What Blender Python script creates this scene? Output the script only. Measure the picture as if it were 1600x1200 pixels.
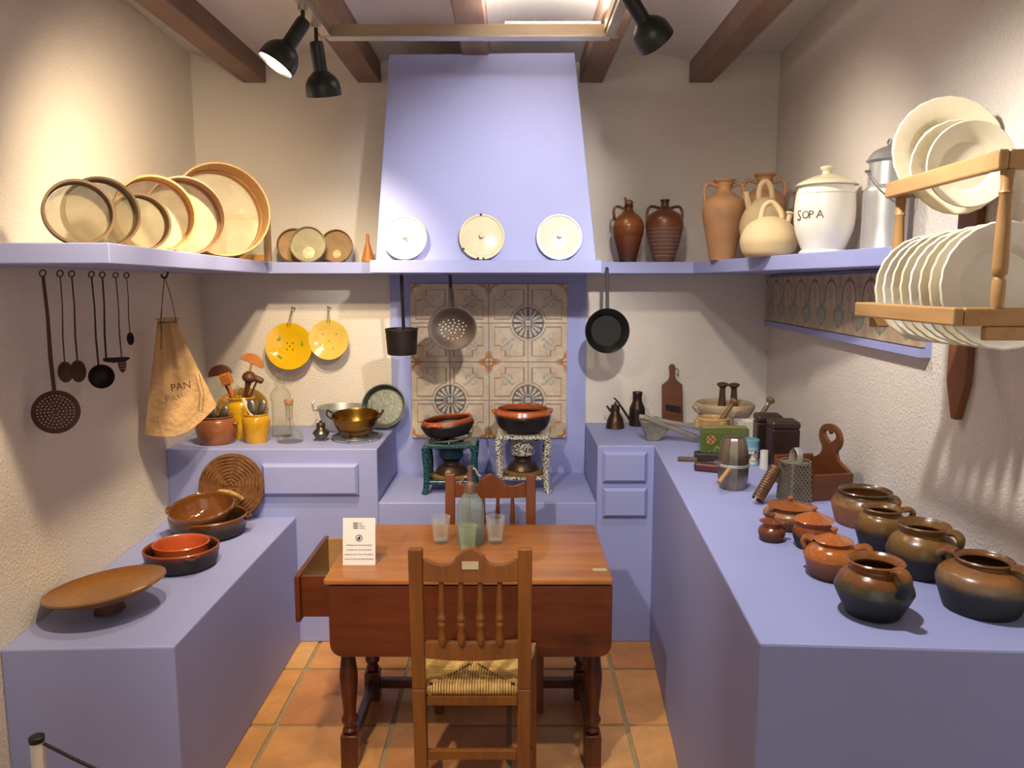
import bpy, math, random
from mathutils import Vector, Matrix, Euler
random.seed(7)
for o in list(bpy.data.objects): bpy.data.objects.remove(o)
scene = bpy.context.scene
COL = scene.collection
PI = math.pi

# ------------------------------------------------------------------ camera
FPX, CAMH = 1200.0, 1.70
PITCH = math.atan(155 / 1200)
SP, CP = math.sin(PITCH), math.cos(PITCH)
cam_d = bpy.data.cameras.new('camera')
cam_d.sensor_fit = 'HORIZONTAL'; cam_d.sensor_width = 36.0; cam_d.lens = FPX / 1600 * 36
cam_d.clip_start = 0.02
cam = bpy.data.objects.new('camera', cam_d); COL.objects.link(cam)
cam.location = (0, 0, CAMH); cam.rotation_euler = (PI / 2 - PITCH, 0, 0)
scene.camera = cam

# ------------------------------------------------------------------ world, exposure
w = bpy.data.worlds.new('world'); scene.world = w; w.use_nodes = True
w.node_tree.nodes['Background'].inputs[0].default_value = (1.0, 0.95, 0.90, 1)
w.node_tree.nodes['Background'].inputs[1].default_value = 0.80
scene.view_settings.view_transform = 'Standard'
scene.view_settings.look = 'None'
scene.view_settings.gamma = 1.0
scene.view_settings.use_curve_mapping = False
scene.view_settings.exposure = 0.28

# spot lamps hung on the two ceiling tracks: (mount x, mount y, aim point, watts, colour, cone deg, blend)
WARM = (1.0, 0.80, 0.52); NEUT = (1.0, 0.90, 0.76); COOL = (1.0, 0.95, 0.90)
LAMPS = {
    'lit':   (-0.68, 2.63, (-1.40, 3.20, 1.75), 74, WARM, 128, 1.0),
    'left':  (-0.68, 2.80, (-1.00, 4.02, 0.95), 52, WARM, 90, 0.8),
    'right': (0.36, 2.50, (1.15, 3.10, 1.50), 32, NEUT, 120, 1.0),
    'hood':  (0.36, 1.00, (0.02, 3.50, 1.90), 190, COOL, 42, 0.9),
    'table': (-0.68, 0.90, (-0.10, 3.00, 0.50), 110, NEUT, 62, 0.9),
    'pots':  (0.36, 1.60, (1.12, 2.10, 1.05), 56, COOL, 125, 0.9),
    'bench': (-0.68, 1.70, (-1.25, 2.50, 0.70), 66, WARM, 95, 0.9),
}

# ------------------------------------------------------------------ measuring helpers (photo pixel -> place in the room)
def ray(u, v):
    yc = (600 - v) / FPX
    return (u - 800) / FPX, CP + yc * SP, -SP + yc * CP
def AY(u, v, Y):
    x, y, z = ray(u, v); t = Y / y
    return Vector((x * t, Y, CAMH + z * t))
def AZ(u, v, zz):
    x, y, z = ray(u, v); t = (zz - CAMH) / z
    return Vector((x * t, y * t, zz))
def mpp(v, Y):                                   # metres per pixel at that depth
    return Y / ray(800, v)[1] / FPX
def wl(y): return -1.40 - 0.059 * y              # left wall
def wr(y): return 1.06 + 0.0755 * y              # right wall
YB, YW = 3.497, 4.10                             # counter fronts, back wall
ZB, ZC, ZCL, ZL = 0.62, 0.96, 0.945, 0.688       # bench, right counter, left counter, stove ledge
ZS0, ZS1 = 1.755, 1.810                          # shelf underside / top

# ------------------------------------------------------------------ materials
def lin(c):
    if isinstance(c, str):
        c = [int(c[i:i + 2], 16) / 255 for i in (0, 2, 4)]
    return tuple(x / 12.92 if x <= 0.04045 else ((x + 0.055) / 1.055) ** 2.4 for x in c)
def newmat(name):
    m = bpy.data.materials.new(name); m.use_nodes = True
    nt = m.node_tree
    return m, nt, nt.nodes['Principled BSDF']
def N(nt, t, **kw):
    n = nt.nodes.new(t)
    for k, v in kw.items():
        if k in n.inputs: n.inputs[k].default_value = v
        else: setattr(n, k, v)
    return n
def noise(nt, scale, detail=4, rough=0.55, vec=None, coord='Object', stretch=None):
    tc = N(nt, 'ShaderNodeTexCoord')
    n = N(nt, 'ShaderNodeTexNoise', Scale=scale, Detail=detail, Roughness=rough)
    if stretch:
        mp = N(nt, 'ShaderNodeMapping'); mp.inputs['Scale'].default_value = stretch
        nt.links.new(tc.outputs[coord], mp.inputs[0]); nt.links.new(mp.outputs[0], n.inputs['Vector'])
    else:
        nt.links.new(tc.outputs[coord], n.inputs['Vector'])
    return n
def ramp(nt, stops, fac):
    r = N(nt, 'ShaderNodeValToRGB')
    el = r.color_ramp.elements
    while len(el) < len(stops): el.new(0.5)
    for e, (p, c) in zip(el, stops):
        e.position = p; e.color = (*c, 1)
    nt.links.new(fac, r.inputs[0])
    return r
def addbump(nt, b, fac, strength, dist):
    bp = N(nt, 'ShaderNodeBump', Strength=strength, Distance=dist)
    nt.links.new(fac, bp.inputs['Height']); nt.links.new(bp.outputs[0], b.inputs['Normal'])
MATS = {}
def mat(name, col, rough=0.5, metal=0.0, var=0.12, vs=9, bump=0.0, bs=60, bd=0.003, coat=0.0, stretch=None, dark=None):
    if name in MATS: return MATS[name]
    m, nt, b = newmat(name)
    c = lin(col)
    n = noise(nt, vs, 5, 0.6, stretch=stretch)
    lo = lin(dark) if dark else tuple(x * (1 - var) for x in c)
    hi = tuple(min(1, x * (1 + var)) for x in c)
    r = ramp(nt, [(0.32, lo), (0.68, hi)], n.outputs[0])
    nt.links.new(r.outputs[0], b.inputs['Base Color'])
    b.inputs['Roughness'].default_value = rough; b.inputs['Metallic'].default_value = metal
    b.inputs['Coat Weight'].default_value = coat; b.inputs['Coat Roughness'].default_value = 0.08
    if bump:
        n2 = noise(nt, bs, 3, 0.6, stretch=stretch)
        addbump(nt, b, n2.outputs[0], bump, bd)
    MATS[name] = m
    return m
def potmat(name, stops, rough=0.25, wob=0.10, coat=0.0, ns=7, bump=0.15):
    """colour bands by height of the vessel (glaze above, soot-blackened base), with an uneven edge"""
    if name in MATS: return MATS[name]
    m, nt, b = newmat(name)
    tc = N(nt, 'ShaderNodeTexCoord'); sx = N(nt, 'ShaderNodeSeparateXYZ')
    nt.links.new(tc.outputs['Generated'], sx.inputs[0])
    n = noise(nt, ns, 5, 0.6, coord='Generated')
    ml = N(nt, 'ShaderNodeMath', operation='MULTIPLY_ADD'); ml.inputs[1].default_value = wob * 2
    nt.links.new(n.outputs[0], ml.inputs[0])
    sb = N(nt, 'ShaderNodeMath', operation='SUBTRACT'); sb.inputs[1].default_value = wob
    nt.links.new(sx.outputs[2], sb.inputs[0]); nt.links.new(sb.outputs[0], ml.inputs[2])
    r = ramp(nt, [(p, lin(c)) for p, c in stops], ml.outputs[0])
    n3 = noise(nt, 22, 4, 0.7, coord='Generated')
    mx = N(nt, 'ShaderNodeMix', data_type='RGBA', blend_type='MULTIPLY'); mx.inputs[0].default_value = 0.55
    r3 = ramp(nt, [(0.3, (0.6, 0.6, 0.6)), (0.6, (1, 1, 1))], n3.outputs[0])
    nt.links.new(r.outputs[0], mx.inputs[6]); nt.links.new(r3.outputs[0], mx.inputs[7])
    nt.links.new(mx.outputs[2], b.inputs['Base Color'])
    for sock, lo_, hi_ in (('Roughness', max(rough, .58), rough), ('Coat Weight', 0, coat)):
        mr = N(nt, 'ShaderNodeMapRange'); mr.inputs[1].default_value = .38; mr.inputs[2].default_value = .65; mr.inputs[3].default_value = lo_; mr.inputs[4].default_value = hi_
        nt.links.new(ml.outputs[0], mr.inputs[0]); nt.links.new(mr.outputs[0], b.inputs[sock])
    b.inputs['Coat Roughness'].default_value = 0.1
    addbump(nt, b, n3.outputs[0], bump, 0.002)
    MATS[name] = m
    return m
def woodmat(name, c1, c2, rough=0.45, sc=6, axis=0, coat=0.0):
    if name in MATS: return MATS[name]
    m, nt, b = newmat(name)
    st = [6, 6, 6]; st[axis] = 0.6
    n = noise(nt, sc, 6, 0.65, stretch=tuple(st))
    n2 = noise(nt, 3, 3, 0.5)
    md = N(nt, 'ShaderNodeMath', operation='MULTIPLY_ADD'); md.inputs[1].default_value = 0.5
    nt.links.new(n2.outputs[0], md.inputs[0])
    hf = N(nt, 'ShaderNodeMath', operation='MULTIPLY'); hf.inputs[1].default_value = 0.5
    nt.links.new(n.outputs[0], hf.inputs[0]); nt.links.new(hf.outputs[0], md.inputs[2])
    r = ramp(nt, [(0.32, lin(c1)), (0.66, lin(c2))], md.outputs[0])
    nt.links.new(r.outputs[0], b.inputs['Base Color'])
    b.inputs['Roughness'].default_value = rough; b.inputs['Coat Weight'].default_value = coat
    addbump(nt, b, n.outputs[0], 0.25, 0.0015)
    MATS[name] = m
    return m
def specklemat(name, base, fleck, scale=180, cut=0.5, rough=0.25):
    m, nt, b = newmat(name)
    n = noise(nt, scale, 2, 0.5)
    r = ramp(nt, [(cut - 0.03, lin(base)), (cut + 0.03, lin(fleck))], n.outputs[0])
    nt.links.new(r.outputs[0], b.inputs['Base Color']); b.inputs['Roughness'].default_value = rough
    return m
def glassmat(name, col=(1, 1, 1), rough=0.02, dens=0.35):
    m, nt, b = newmat(name)
    nt.nodes.remove(b)
    out = [n for n in nt.nodes if n.type == 'OUTPUT_MATERIAL'][0]
    g = N(nt, 'ShaderNodeBsdfGlossy', Roughness=rough); g.inputs[0].default_value = (1, 1, 1, 1)
    t = N(nt, 'ShaderNodeBsdfTransparent'); t.inputs[0].default_value = (*col, 1)
    fr = N(nt, 'ShaderNodeLayerWeight', Blend=dens)
    mx = N(nt, 'ShaderNodeMixShader')
    sc = N(nt, 'ShaderNodeMath', operation='MULTIPLY_ADD'); sc.inputs[1].default_value = 0.55; sc.inputs[2].default_value = 0.05
    nt.links.new(fr.outputs['Fresnel'], sc.inputs[0])
    nt.links.new(sc.outputs[0], mx.inputs[0]); nt.links.new(t.outputs[0], mx.inputs[1]); nt.links.new(g.outputs[0], mx.inputs[2])
    nt.links.new(mx.outputs[0], out.inputs[0])
    return m
def dusty(name, col, tint, f, rough=.05):
    m, nt, b = newmat(name)
    out = [n for n in nt.nodes if n.type == 'OUTPUT_MATERIAL'][0]
    b.inputs['Base Color'].default_value = (*col, 1); b.inputs['Roughness'].default_value = rough
    t = N(nt, 'ShaderNodeBsdfTransparent'); t.inputs[0].default_value = (*tint, 1)
    fr = N(nt, 'ShaderNodeLayerWeight', Blend=.35)
    mx = N(nt, 'ShaderNodeMixShader')
    ad = N(nt, 'ShaderNodeMath', operation='MULTIPLY_ADD'); ad.inputs[1].default_value = .55; ad.inputs[2].default_value = f
    nt.links.new(fr.outputs['Facing'], ad.inputs[0]); nt.links.new(ad.outputs[0], mx.inputs[0])
    nt.links.new(t.outputs[0], mx.inputs[1]); nt.links.new(b.outputs[0], mx.inputs[2]); nt.links.new(mx.outputs[0], out.inputs[0])
    return m
def vcolmat(name, rough=0.35, var=0.1):
    m, nt, b = newmat(name)
    a = N(nt, 'ShaderNodeVertexColor', layer_name='Col')
    n = noise(nt, 30, 4, 0.6); r = ramp(nt, [(0.3, (1 - 2 * var,) * 3), (0.7, (1, 1, 1))], n.outputs[0])
    mx = N(nt, 'ShaderNodeMix', data_type='RGBA', blend_type='MULTIPLY'); mx.inputs[0].default_value = 1
    nt.links.new(a.outputs[0], mx.inputs[6]); nt.links.new(r.outputs[0], mx.inputs[7])
    nt.links.new(mx.outputs[2], b.inputs['Base Color']); b.inputs['Roughness'].default_value = rough
    return m

def plaster(name, col, bs=110, strength=0.85):
    m, nt, b = newmat(name)
    c = lin(col)
    n = noise(nt, 1.6, 4, 0.6)
    r = ramp(nt, [(0.3, tuple(x * 0.94 for x in c)), (0.7, c)], n.outputs[0])
    nt.links.new(r.outputs[0], b.inputs['Base Color']); b.inputs['Roughness'].default_value = 0.85
    n2 = noise(nt, bs, 3, 0.55)
    addbump(nt, b, n2.outputs[0], strength, 0.006)
    MATS[name] = m
    return m
M_WALL = plaster('white stucco plaster', 'E2D8CC')
M_CEIL = plaster('white ceiling plaster', 'E2DCD4', 40, 0.2)
M_LILAC = mat('lilac paint', '999FD1', 0.55, 0, 0.03, 2.0, 0.12, 70, 0.002)
M_BEAM = woodmat('painted beam wood', '74594A', '927562', 0.6, 5, 1)
M_FRAME = woodmat('pale frame wood', '9A8468', 'B8A284', .5, 5, 0)
M_MORTAR = mat('floor mortar', 'A08A66', 0.9, 0, 0.1, 30, 0.4, 120)
M_DARKWOOD = woodmat('dark table wood', '421A09', '6E3012', 0.32, 5, 0, 0.25)
M_TOPWOOD = woodmat('worn table top wood', '7E451C', 'BC7838', 0.35, 4, 0, 0.2)
M_LEGWOOD = woodmat('dark turned wood', '351408', '5E2A12', 0.32, 5, 2, 0.25)
M_CHAIR = woodmat('chair oak', '5E3212', '8C5420', 0.38, 6, 2, 0.15)
M_CHAIR2 = woodmat('chair reddish wood', '5A2A10', '7E421C', 0.38, 6, 2, 0.15)
M_PINE = woodmat('rack pine', '9E7240', 'BE9460', 0.45, 5, 1, 0.1)
M_PINEV = woodmat('rack spindle wood', '946A3C', 'B88E5A', 0.45, 5, 2, 0.1)
M_BROWNW = woodmat('brown spoon wood', '3E2114', '6B3B22', 0.5, 8, 2)
M_ORANGEW = woodmat('orange wood', 'A4602C', 'C8813F', 0.5, 8, 2)
M_HOOP = woodmat('bent hoop wood', 'A87440', 'C99858', 0.5, 4, 0)
M_HOOPD = woodmat('dark hoop wood', '5E462C', '84663E', 0.55, 4, 0)
M_REDW = woodmat('reddish box wood', '4E2814', '77421F', 0.45, 5, 0)
M_IRON = mat('blackened iron', '2B2522', 0.5, 0.6, 0.3, 14, 0.3, 60, 0.001)
M_RUST = mat('rusty iron', '4C3226', 0.55, 0.5, 0.3, 14, 0.3, 60, 0.001)
M_STEEL = mat('dull steel', '8E8A82', 0.35, 0.9, 0.15, 12)
M_ALU = mat('aluminium', 'B9B8B4', 0.42, 0.6, 0.08, 8)
M_TIN = mat('old tin', '8C867A', 0.42, 0.5, 0.3, 16)
M_BRASS = mat('old brass', '8A6428', 0.28, 0.95, 0.2, 10)
M_ZINC = mat('grey enamel zinc', '6E7168', 0.4, 0.4, 0.2, 40, 0.5, 60)
M_ENAMEL = mat('white enamel', 'DED8CA', 0.18, 0, 0.04, 4, coat=0.4)
M_CREAM = mat('cream faience', 'DDD2B4', 0.16, 0, 0.06, 5, coat=0.5)
M_WHITEP = mat('white faience', 'E2DED2', 0.16, 0, 0.04, 5, coat=0.5)
M_BLACK = mat('black lamp paint', '1A1E1C', 0.4, 0, 0.1)
M_TERRA = mat('terracotta', 'B4532A', 0.28, 0, 0.2, 8, coat=0.3)
M_YELLOW = mat('yellow glaze', 'D8A212', 0.15, 0, 0.14, 5, coat=0.6)
M_STRAW = mat('esparto straw', '6E4420', 0.8, 0, 0.35, 40, 0.8, 160, 0.003)
M_RUSH = mat('rush cord', 'C09A58', 0.7, 0, 0.3, 30, 0.5, 200, 0.002)
M_STRING = mat('dark string', '4A3828', 0.8, 0, 0.1)
M_WHITE = mat('white card', 'E4DFDA', 0.5, 0, 0.02)
M_INK = mat('black print', '141312', 0.6, 0, 0.0)
M_MARBLE = mat('pale marble', 'DDD6C8', 0.4, 0, 0.08, 6)
M_STONE = mat('mottled stone', 'B79F80', 0.6, 0, 0.28, 10, 0.3, 50)
M_TRACK = mat('silver track', 'B8B2A6', 0.35, 0.7, 0.08)

# ------------------------------------------------------------------ mesh helpers
def sm(pts, n=4):
    """Catmull-Rom through points of any dimension"""
    P = [Vector(p) for p in pts]; out = []
    for i in range(len(P) - 1):
        p0 = P[max(i - 1, 0)]; p1 = P[i]; p2 = P[i + 1]; p3 = P[min(i + 2, len(P) - 1)]
        for k in range(n):
            t = k / n
            out.append(0.5 * ((2 * p1) + (p2 - p0) * t + (2 * p0 - 5 * p1 + 4 * p2 - p3) * t * t + (3 * p1 - p0 - 3 * p2 + p3) * t ** 3))
    out.append(P[-1])
    return out
class MB:
    def __init__(s): s.v = []; s.f = []
    def add(s, vs, fs, M=None):
        o = len(s.v)
        s.v += [tuple(M @ Vector(a)) if M else tuple(a) for a in vs]
        s.f += [tuple(o + i for i in f) for f in fs]
        return s
    def lathe(s, prof, seg=32, M=None, scal=None, arc=None):
        vs, fs, rings = [], [], []
        for (r, z) in [tuple(q) for q in prof]:
            if abs(r) < 1e-6:
                rings.append([len(vs)]); vs.append((0, 0, z))
            else:
                rg = []
                for k in range(seg):
                    a = 2 * PI * k / seg
                    q = r * (1 + scal(a) if scal else 1)
                    rg.append(len(vs)); vs.append((q * math.cos(a), q * math.sin(a), z))
                rings.append(rg)
        for A, B in zip(rings, rings[1:]):
            if len(A) == 1 and len(B) == 1: continue
            for k in range(seg):
                k2 = (k + 1) % seg
                if len(A) == 1: fs.append((A[0], B[k2], B[k]))
                elif len(B) == 1: fs.append((A[k], A[k2], B[0]))
                else: fs.append((A[k], A[k2], B[k2], B[k]))
        return s.add(vs, fs, M)
    def tube(s, pts, r, seg=8, closed=False, flat=1.0, M=None, up=None):
        P = [Vector(p) for p in pts]; n = len(P)
        R = r if isinstance(r, (list, tuple)) else [r] * n
        T = []
        for i in range(n):
            a = P[(i - 1) % n] if closed else P[max(i - 1, 0)]
            b = P[(i + 1) % n] if closed else P[min(i + 1, n - 1)]
            d = b - a
            T.append(d.normalized() if d.length > 1e-9 else Vector((0, 0, 1)))
        ref = Vector(up) if up else (Vector((0, 0, 1)) if abs(T[0].z) < 0.9 else Vector((1, 0, 0)))
        nrm = (ref - T[0] * ref.dot(T[0])).normalized()
        vs, fs = [], []
        for i in range(n):
            nrm = (nrm - T[i] * nrm.dot(T[i]))
            nrm = nrm.normalized() if nrm.length > 1e-6 else T[i].orthogonal().normalized()
            bi = T[i].cross(nrm)
            for k in range(seg):
                a = 2 * PI * k / seg
                vs.append(P[i] + nrm * (R[i] * flat * math.cos(a)) + bi * (R[i] * math.sin(a)))
        m = n if closed else n - 1
        for i in range(m):
            j = (i + 1) % n
            for k in range(seg):
                k2 = (k + 1) % seg
                fs.append((i * seg + k, i * seg + k2, j * seg + k2, j * seg + k))
        if not closed:
            fs.append(tuple(range(seg - 1, -1, -1))); fs.append(tuple((n - 1) * seg + k for k in range(seg)))
        return s.add(vs, fs, M)
    def box(s, lo, hi, M=None):
        x0, y0, z0 = lo; x1, y1, z1 = hi
        vs = [(x0, y0, z0), (x1, y0, z0), (x1, y1, z0), (x0, y1, z0), (x0, y0, z1), (x1, y0, z1), (x1, y1, z1), (x0, y1, z1)]
        fs = [(0, 3, 2, 1), (4, 5, 6, 7), (0, 1, 5, 4), (1, 2, 6, 5), (2, 3, 7, 6), (3, 0, 4, 7)]
        return s.add(vs, fs, M)
    def hexa(s, b, t, M=None):                    # bottom 4 + top 4 corners, counter-clockwise from above
        vs = list(b) + list(t)
        fs = [(0, 3, 2, 1), (4, 5, 6, 7), (0, 1, 5, 4), (1, 2, 6, 5), (2, 3, 7, 6), (3, 0, 4, 7)]
        return s.add(vs, fs, M)
    def prism(s, poly, z0, z1, M=None):           # ccw polygon in xy, extruded in z
        n = len(poly)
        a = sum(poly[i][0] * poly[(i + 1) % n][1] - poly[(i + 1) % n][0] * poly[i][1] for i in range(n))
        if a < 0: poly = poly[::-1]
        vs = [(x, y, z0) for x, y in poly] + [(x, y, z1) for x, y in poly]
        fs = [tuple(range(n - 1, -1, -1)), tuple(range(n, 2 * n))]
        for i in range(n):
            j = (i + 1) % n; fs.append((i, j, n + j, n + i))
        return s.add(vs, fs, M)
    def bar(s, a, b, w, h, up=(0, 0, 1)):         # rectangular bar from a to b
        a, b = Vector(a), Vector(b); d = (b - a).normalized(); u = Vector(up)
        sd = d.cross(u).normalized(); u = sd.cross(d)
        q = lambda p: [p - sd * w / 2 - u * h / 2, p + sd * w / 2 - u * h / 2, p + sd * w / 2 + u * h / 2, p - sd * w / 2 + u * h / 2]
        vs = q(a) + q(b)
        fs = [(0, 1, 2, 3), (7, 6, 5, 4), (0, 4, 5, 1), (1, 5, 6, 2), (2, 6, 7, 3), (3, 7, 4, 0)]
        return s.add(vs, fs)
    def mesh(s, name, m, smooth=35):
        me = bpy.data.meshes.new(name); me.from_pydata([tuple(a) for a in s.v], [], s.f); me.update()
        if m: me.materials.append(m)
        if smooth:
            me.polygons.foreach_set('use_smooth', [True] * len(me.polygons))
            me.set_sharp_from_angle(angle=math.radians(smooth))
        return me
    def build(s, name, m, parent=None, loc=(0, 0, 0), rot=None, smooth=35, bevel=0, label=None):
        o = bpy.data.objects.new(name, s.mesh(name, m, smooth)); COL.objects.link(o)
        o.parent = parent; o.location = loc
        if rot is not None: setrot(o, rot)
        if bevel:
            b = o.modifiers.new('bevel', 'BEVEL'); b.width = bevel; b.segments = 2; b.limit_method = 'ANGLE'; b.angle_limit = math.radians(40)
        if label: o['label'] = label
        return o
def setrot(o, rot):
    if isinstance(rot, (tuple, list, Euler)): o.rotation_euler = rot
    else: o.rotation_mode = 'QUATERNION'; o.rotation_quaternion = rot
def facing(d, roll=0.0):                          # local +Z looks along d, local Y as upright as it can be
    q = Vector(d).normalized().to_track_quat('Z', 'Y')
    return q @ Euler((0, 0, roll)).to_quaternion()
def tag(o, label, cat, group=None):
    o['label'] = label; o['category'] = cat
    if group: o['group'] = group
    return o
def thing(name, label, cat, loc=(0, 0, 0), rot=None, group=None):
    o = bpy.data.objects.new(name, None); COL.objects.link(o); o.empty_display_size = 0.05
    o.location = loc
    if rot is not None: setrot(o, rot)
    return tag(o, label, cat, group)
def struct(o): o['kind'] = 'structure'; return o
def vessel(outer, th, n=4, smooth=True):
    """closed profile of an open vessel: outside from the foot up, over the rim and down the inside"""
    po = [tuple(q) for q in (sm(outer, n) if smooth else outer)]
    inn = [(max(r - th, 0.0005), z) for r, z in po if z > outer[0][1] + th]
    inn[-1] = (max(po[-1][0] - th, 0.0005), po[-1][1] - th * 0.1)
    r_top, z_top = po[-1]
    return [(0, outer[0][1])] + po + [(r_top - th * 0.5, z_top + th * 0.45)] + inn[::-1] + [(0, inn[0][1])]
def handle(rz, az, r, seg=8, n=5, flat=1.0):
    ca, sa = math.cos(az), math.sin(az)
    return MB().tube(sm([(q * ca, q * sa, z) for q, z in rz], n), r, seg, flat=flat, up=(-sa, ca, 0))
def vgrid(name, w, h, th, nx, nz, colfn, m):
    """upright painted slab, front towards -Y, colours sampled on a fine grid (flat print only)"""
    vs, fs, cs = [], [], []
    for j in range(nz + 1):
        for i in range(nx + 1):
            vs.append((-w / 2 + w * i / nx, -th, h * j / nz)); cs.append(colfn(i / nx, j / nz))
    for j in range(nz):
        for i in range(nx):
            a = j * (nx + 1) + i; fs.append((a, a + 1, a + nx + 2, a + nx + 1))
    o = len(vs); edge = colfn(0.5, 0.02)
    vs += [(-w / 2, -th, 0), (w / 2, -th, 0), (w / 2, -th, h), (-w / 2, -th, h), (-w / 2, 0, 0), (w / 2, 0, 0), (w / 2, 0, h), (-w / 2, 0, h)]
    cs += [edge] * 8
    fs += [(o, o + 4, o + 5, o + 1), (o + 1, o + 5, o + 6, o + 2), (o + 2, o + 6, o + 7, o + 3), (o + 3, o + 7, o + 4, o), (o + 4, o + 7, o + 6, o + 5)]
    me = bpy.data.meshes.new(name); me.from_pydata(vs, [], fs); me.update(); me.materials.append(m)
    ca = me.color_attributes.new('Col', 'FLOAT_COLOR', 'POINT')
    ca.data.foreach_set('color', [x for c in cs for x in (*c, 1)])
    return me
def textmesh(body, size, depth=0.0004, align='CENTER'):
    cu = bpy.data.curves.new('t', 'FONT'); cu.body = body; cu.size = size; cu.align_x = align; cu.extrude = depth
    cu.resolution_u = 2
    ob = bpy.data.objects.new('t', cu); COL.objects.link(ob)
    dg = bpy.context.evaluated_depsgraph_get(); dg.update()
    me = bpy.data.meshes.new_from_object(ob.evaluated_get(dg))
    bpy.data.objects.remove(ob); return me

# ================================================================== THE ROOM
def wall(name, poly, z0=0, z1=2.95, m=M_WALL):
    return struct(MB().prism(poly, z0, z1).build(name, m, smooth=0))
Y0 = -1.3
wall('wall_left', [(wl(Y0), Y0), (wl(YW), YW), (wl(YW) - 0.15, YW), (wl(Y0) - 0.15, Y0)])
wall('wall_right', [(wr(Y0), Y0), (wr(YW), YW), (wr(YW) + 0.15, YW), (wr(Y0) + 0.15, Y0)])
wall('wall_back', [(-1.9, YW), (1.6, YW), (1.6, YW + 0.15), (-1.9, YW + 0.15)])
# floor: mortar bed with terracotta tiles laid on it
floor = struct(MB().box((-1.9, Y0, -0.06), (1.6, YW + 0.1, -0.006)).build('floor', M_MORTAR, smooth=0))
tm = []
for k, c in enumerate(('CC9052', 'D2A060', 'C08048', 'CE965A')):
    tm.append(mat('terracotta floor tile %d' % k, c, 0.42, 0, 0.22, 5, 0.2, 30, 0.002))
TXP, TYP = 0.455, 0.44
tmesh = [MB().prism([(-.218, -.205), (-.213, -.21), (.213, -.21), (.218, -.205), (.218, .205), (.213, .21), (-.213, .21), (-.218, .205)], -0.03, 0.0).mesh('tile', q, 0) for q in tm]
for i in range(-4, 4):
    for j in range(-5, 3):
        cx, cy = -0.92 + 0.2275 + TXP * (i + 1), 3.233 + 0.22 + TYP * (j - 1)
        if cx < -1.3 or cx > 1.0 or cy > 3.6: continue
        t = bpy.data.objects.new('tile', tmesh[random.randrange(4)]); COL.objects.link(t)
        t.parent = floor; t.location = (cx, cy, random.uniform(-0.001, 0.0015)); t.rotation_euler = (0, 0, random.choice((0, PI)))
# ceiling: shallow plaster vaults between timber beams
BX = [-1.318, -0.73, -0.165, 0.405, 0.966]
xs = [-2.0] + BX + [1.62]
mb = MB()
for a, b in zip(xs, xs[1:]):
    n = 14
    prof = [(a + (b - a) * k / n, 2.795 + 0.075 * math.sin(PI * k / n) ** 0.8) for k in range(n + 1)]
    for (xa, za), (xb, zb) in zip(prof, prof[1:]):
        mb.hexa([(xa, Y0, za), (xb, Y0, zb), (xb, YW, zb), (xa, YW, za)], [(xa, Y0, 2.98), (xb, Y0, 2.98), (xb, YW, 2.98), (xa, YW, 2.98)])
ceil = struct(mb.build('ceiling', M_CEIL, smooth=30))
for x in BX:
    MB().box((x - 0.06, Y0, 2.725), (x + 0.06, YW, 2.85)).build('beam', M_BEAM, ceil, bevel=0.006)

# ------------------------------------------------------------------ masonry: bench, counters, ledge
tag(MB().prism([(-1.018, 2.193), (-1.014, YB), (wl(YB), YB), (wl(2.17), 2.17)], 0, ZB).build('masonry_bench', M_LILAC, smooth=0, bevel=0.006),
    'low lilac plastered bench along the left wall, holding bowls and a footed dish', 'bench')
XL, XR = -0.627, 0.397
t = thing('masonry_counter', 'lilac corner counter at back left with one long drawer front', 'counter', ((XL + wl(YB)) / 2, YB, 0))
o = t.location
MB().prism([(XL - o.x, 0), (XL - o.x, YW - YB), (wl(YW) - o.x, YW - YB), (wl(YB) - o.x, 0)], 0, ZCL).build('body', M_LILAC, t, smooth=0, bevel=0.006)
a, b = AY(413, 772, YB), AY(560, 724, YB)
def drawer_front(parent, a, b, d=0.03):
    o = parent.location; i = 0.012
    MB().hexa([(a.x - o.x, 0, a.z), (b.x - o.x, 0, a.z), (b.x - o.x, -0.001, b.z), (a.x - o.x, -0.001, b.z)][:0] or
              [(a.x - o.x, -d * .55, a.z), (b.x - o.x, -d * .55, a.z), (b.x - o.x, 0, a.z), (a.x - o.x, 0, a.z)],
              [(a.x - o.x, -d * .55, b.z), (b.x - o.x, -d * .55, b.z), (b.x - o.x, 0, b.z), (a.x - o.x, 0, b.z)]
              ).build('drawer_front', M_LILAC, parent, smooth=0)
    f = parent.children[-1]
    # chamfered raised face
    x0, x1, z0, z1 = a.x - o.x, b.x - o.x, a.z, b.z
    vs = [(x0, -d * .55, z0), (x1, -d * .55, z0), (x1, -d * .55, z1), (x0, -d * .55, z1), (x0 + i, -d, z0 + i), (x1 - i, -d, z0 + i), (x1 - i, -d, z1 - i), (x0 + i, -d, z1 - i)]
    me = f.data; me2 = MB(); me2.v = [tuple(q.co) for q in me.vertices]; me2.f = [tuple(p.vertices) for p in me.polygons if abs(p.center.y + d * .55) > 1e-5]
    me2.add(vs, [(0, 1, 5, 4), (1, 2, 6, 5), (2, 3, 7, 6), (3, 0, 4, 7), (4, 5, 6, 7)])
    f.data = me2.mesh('drawer_front', M_LILAC, 0)
drawer_front(t, a, b)
tag(MB().box((XL, YB, 0), (XR, YW, ZL)).build('masonry_ledge', M_LILAC, smooth=0, bevel=0.006),
    'lower lilac hearth ledge under the hood carrying two small stoves', 'ledge')
t = thing('masonry_counter', 'long lilac L-shaped counter on the right with two stacked drawer fronts', 'counter', (0.66, YB, 0))
poly = [(0.516, 1.517), (0.66, YB), (XR, YB), (XR, YW), (wr(YW), YW), (wr(1.475), 1.475)]
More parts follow.
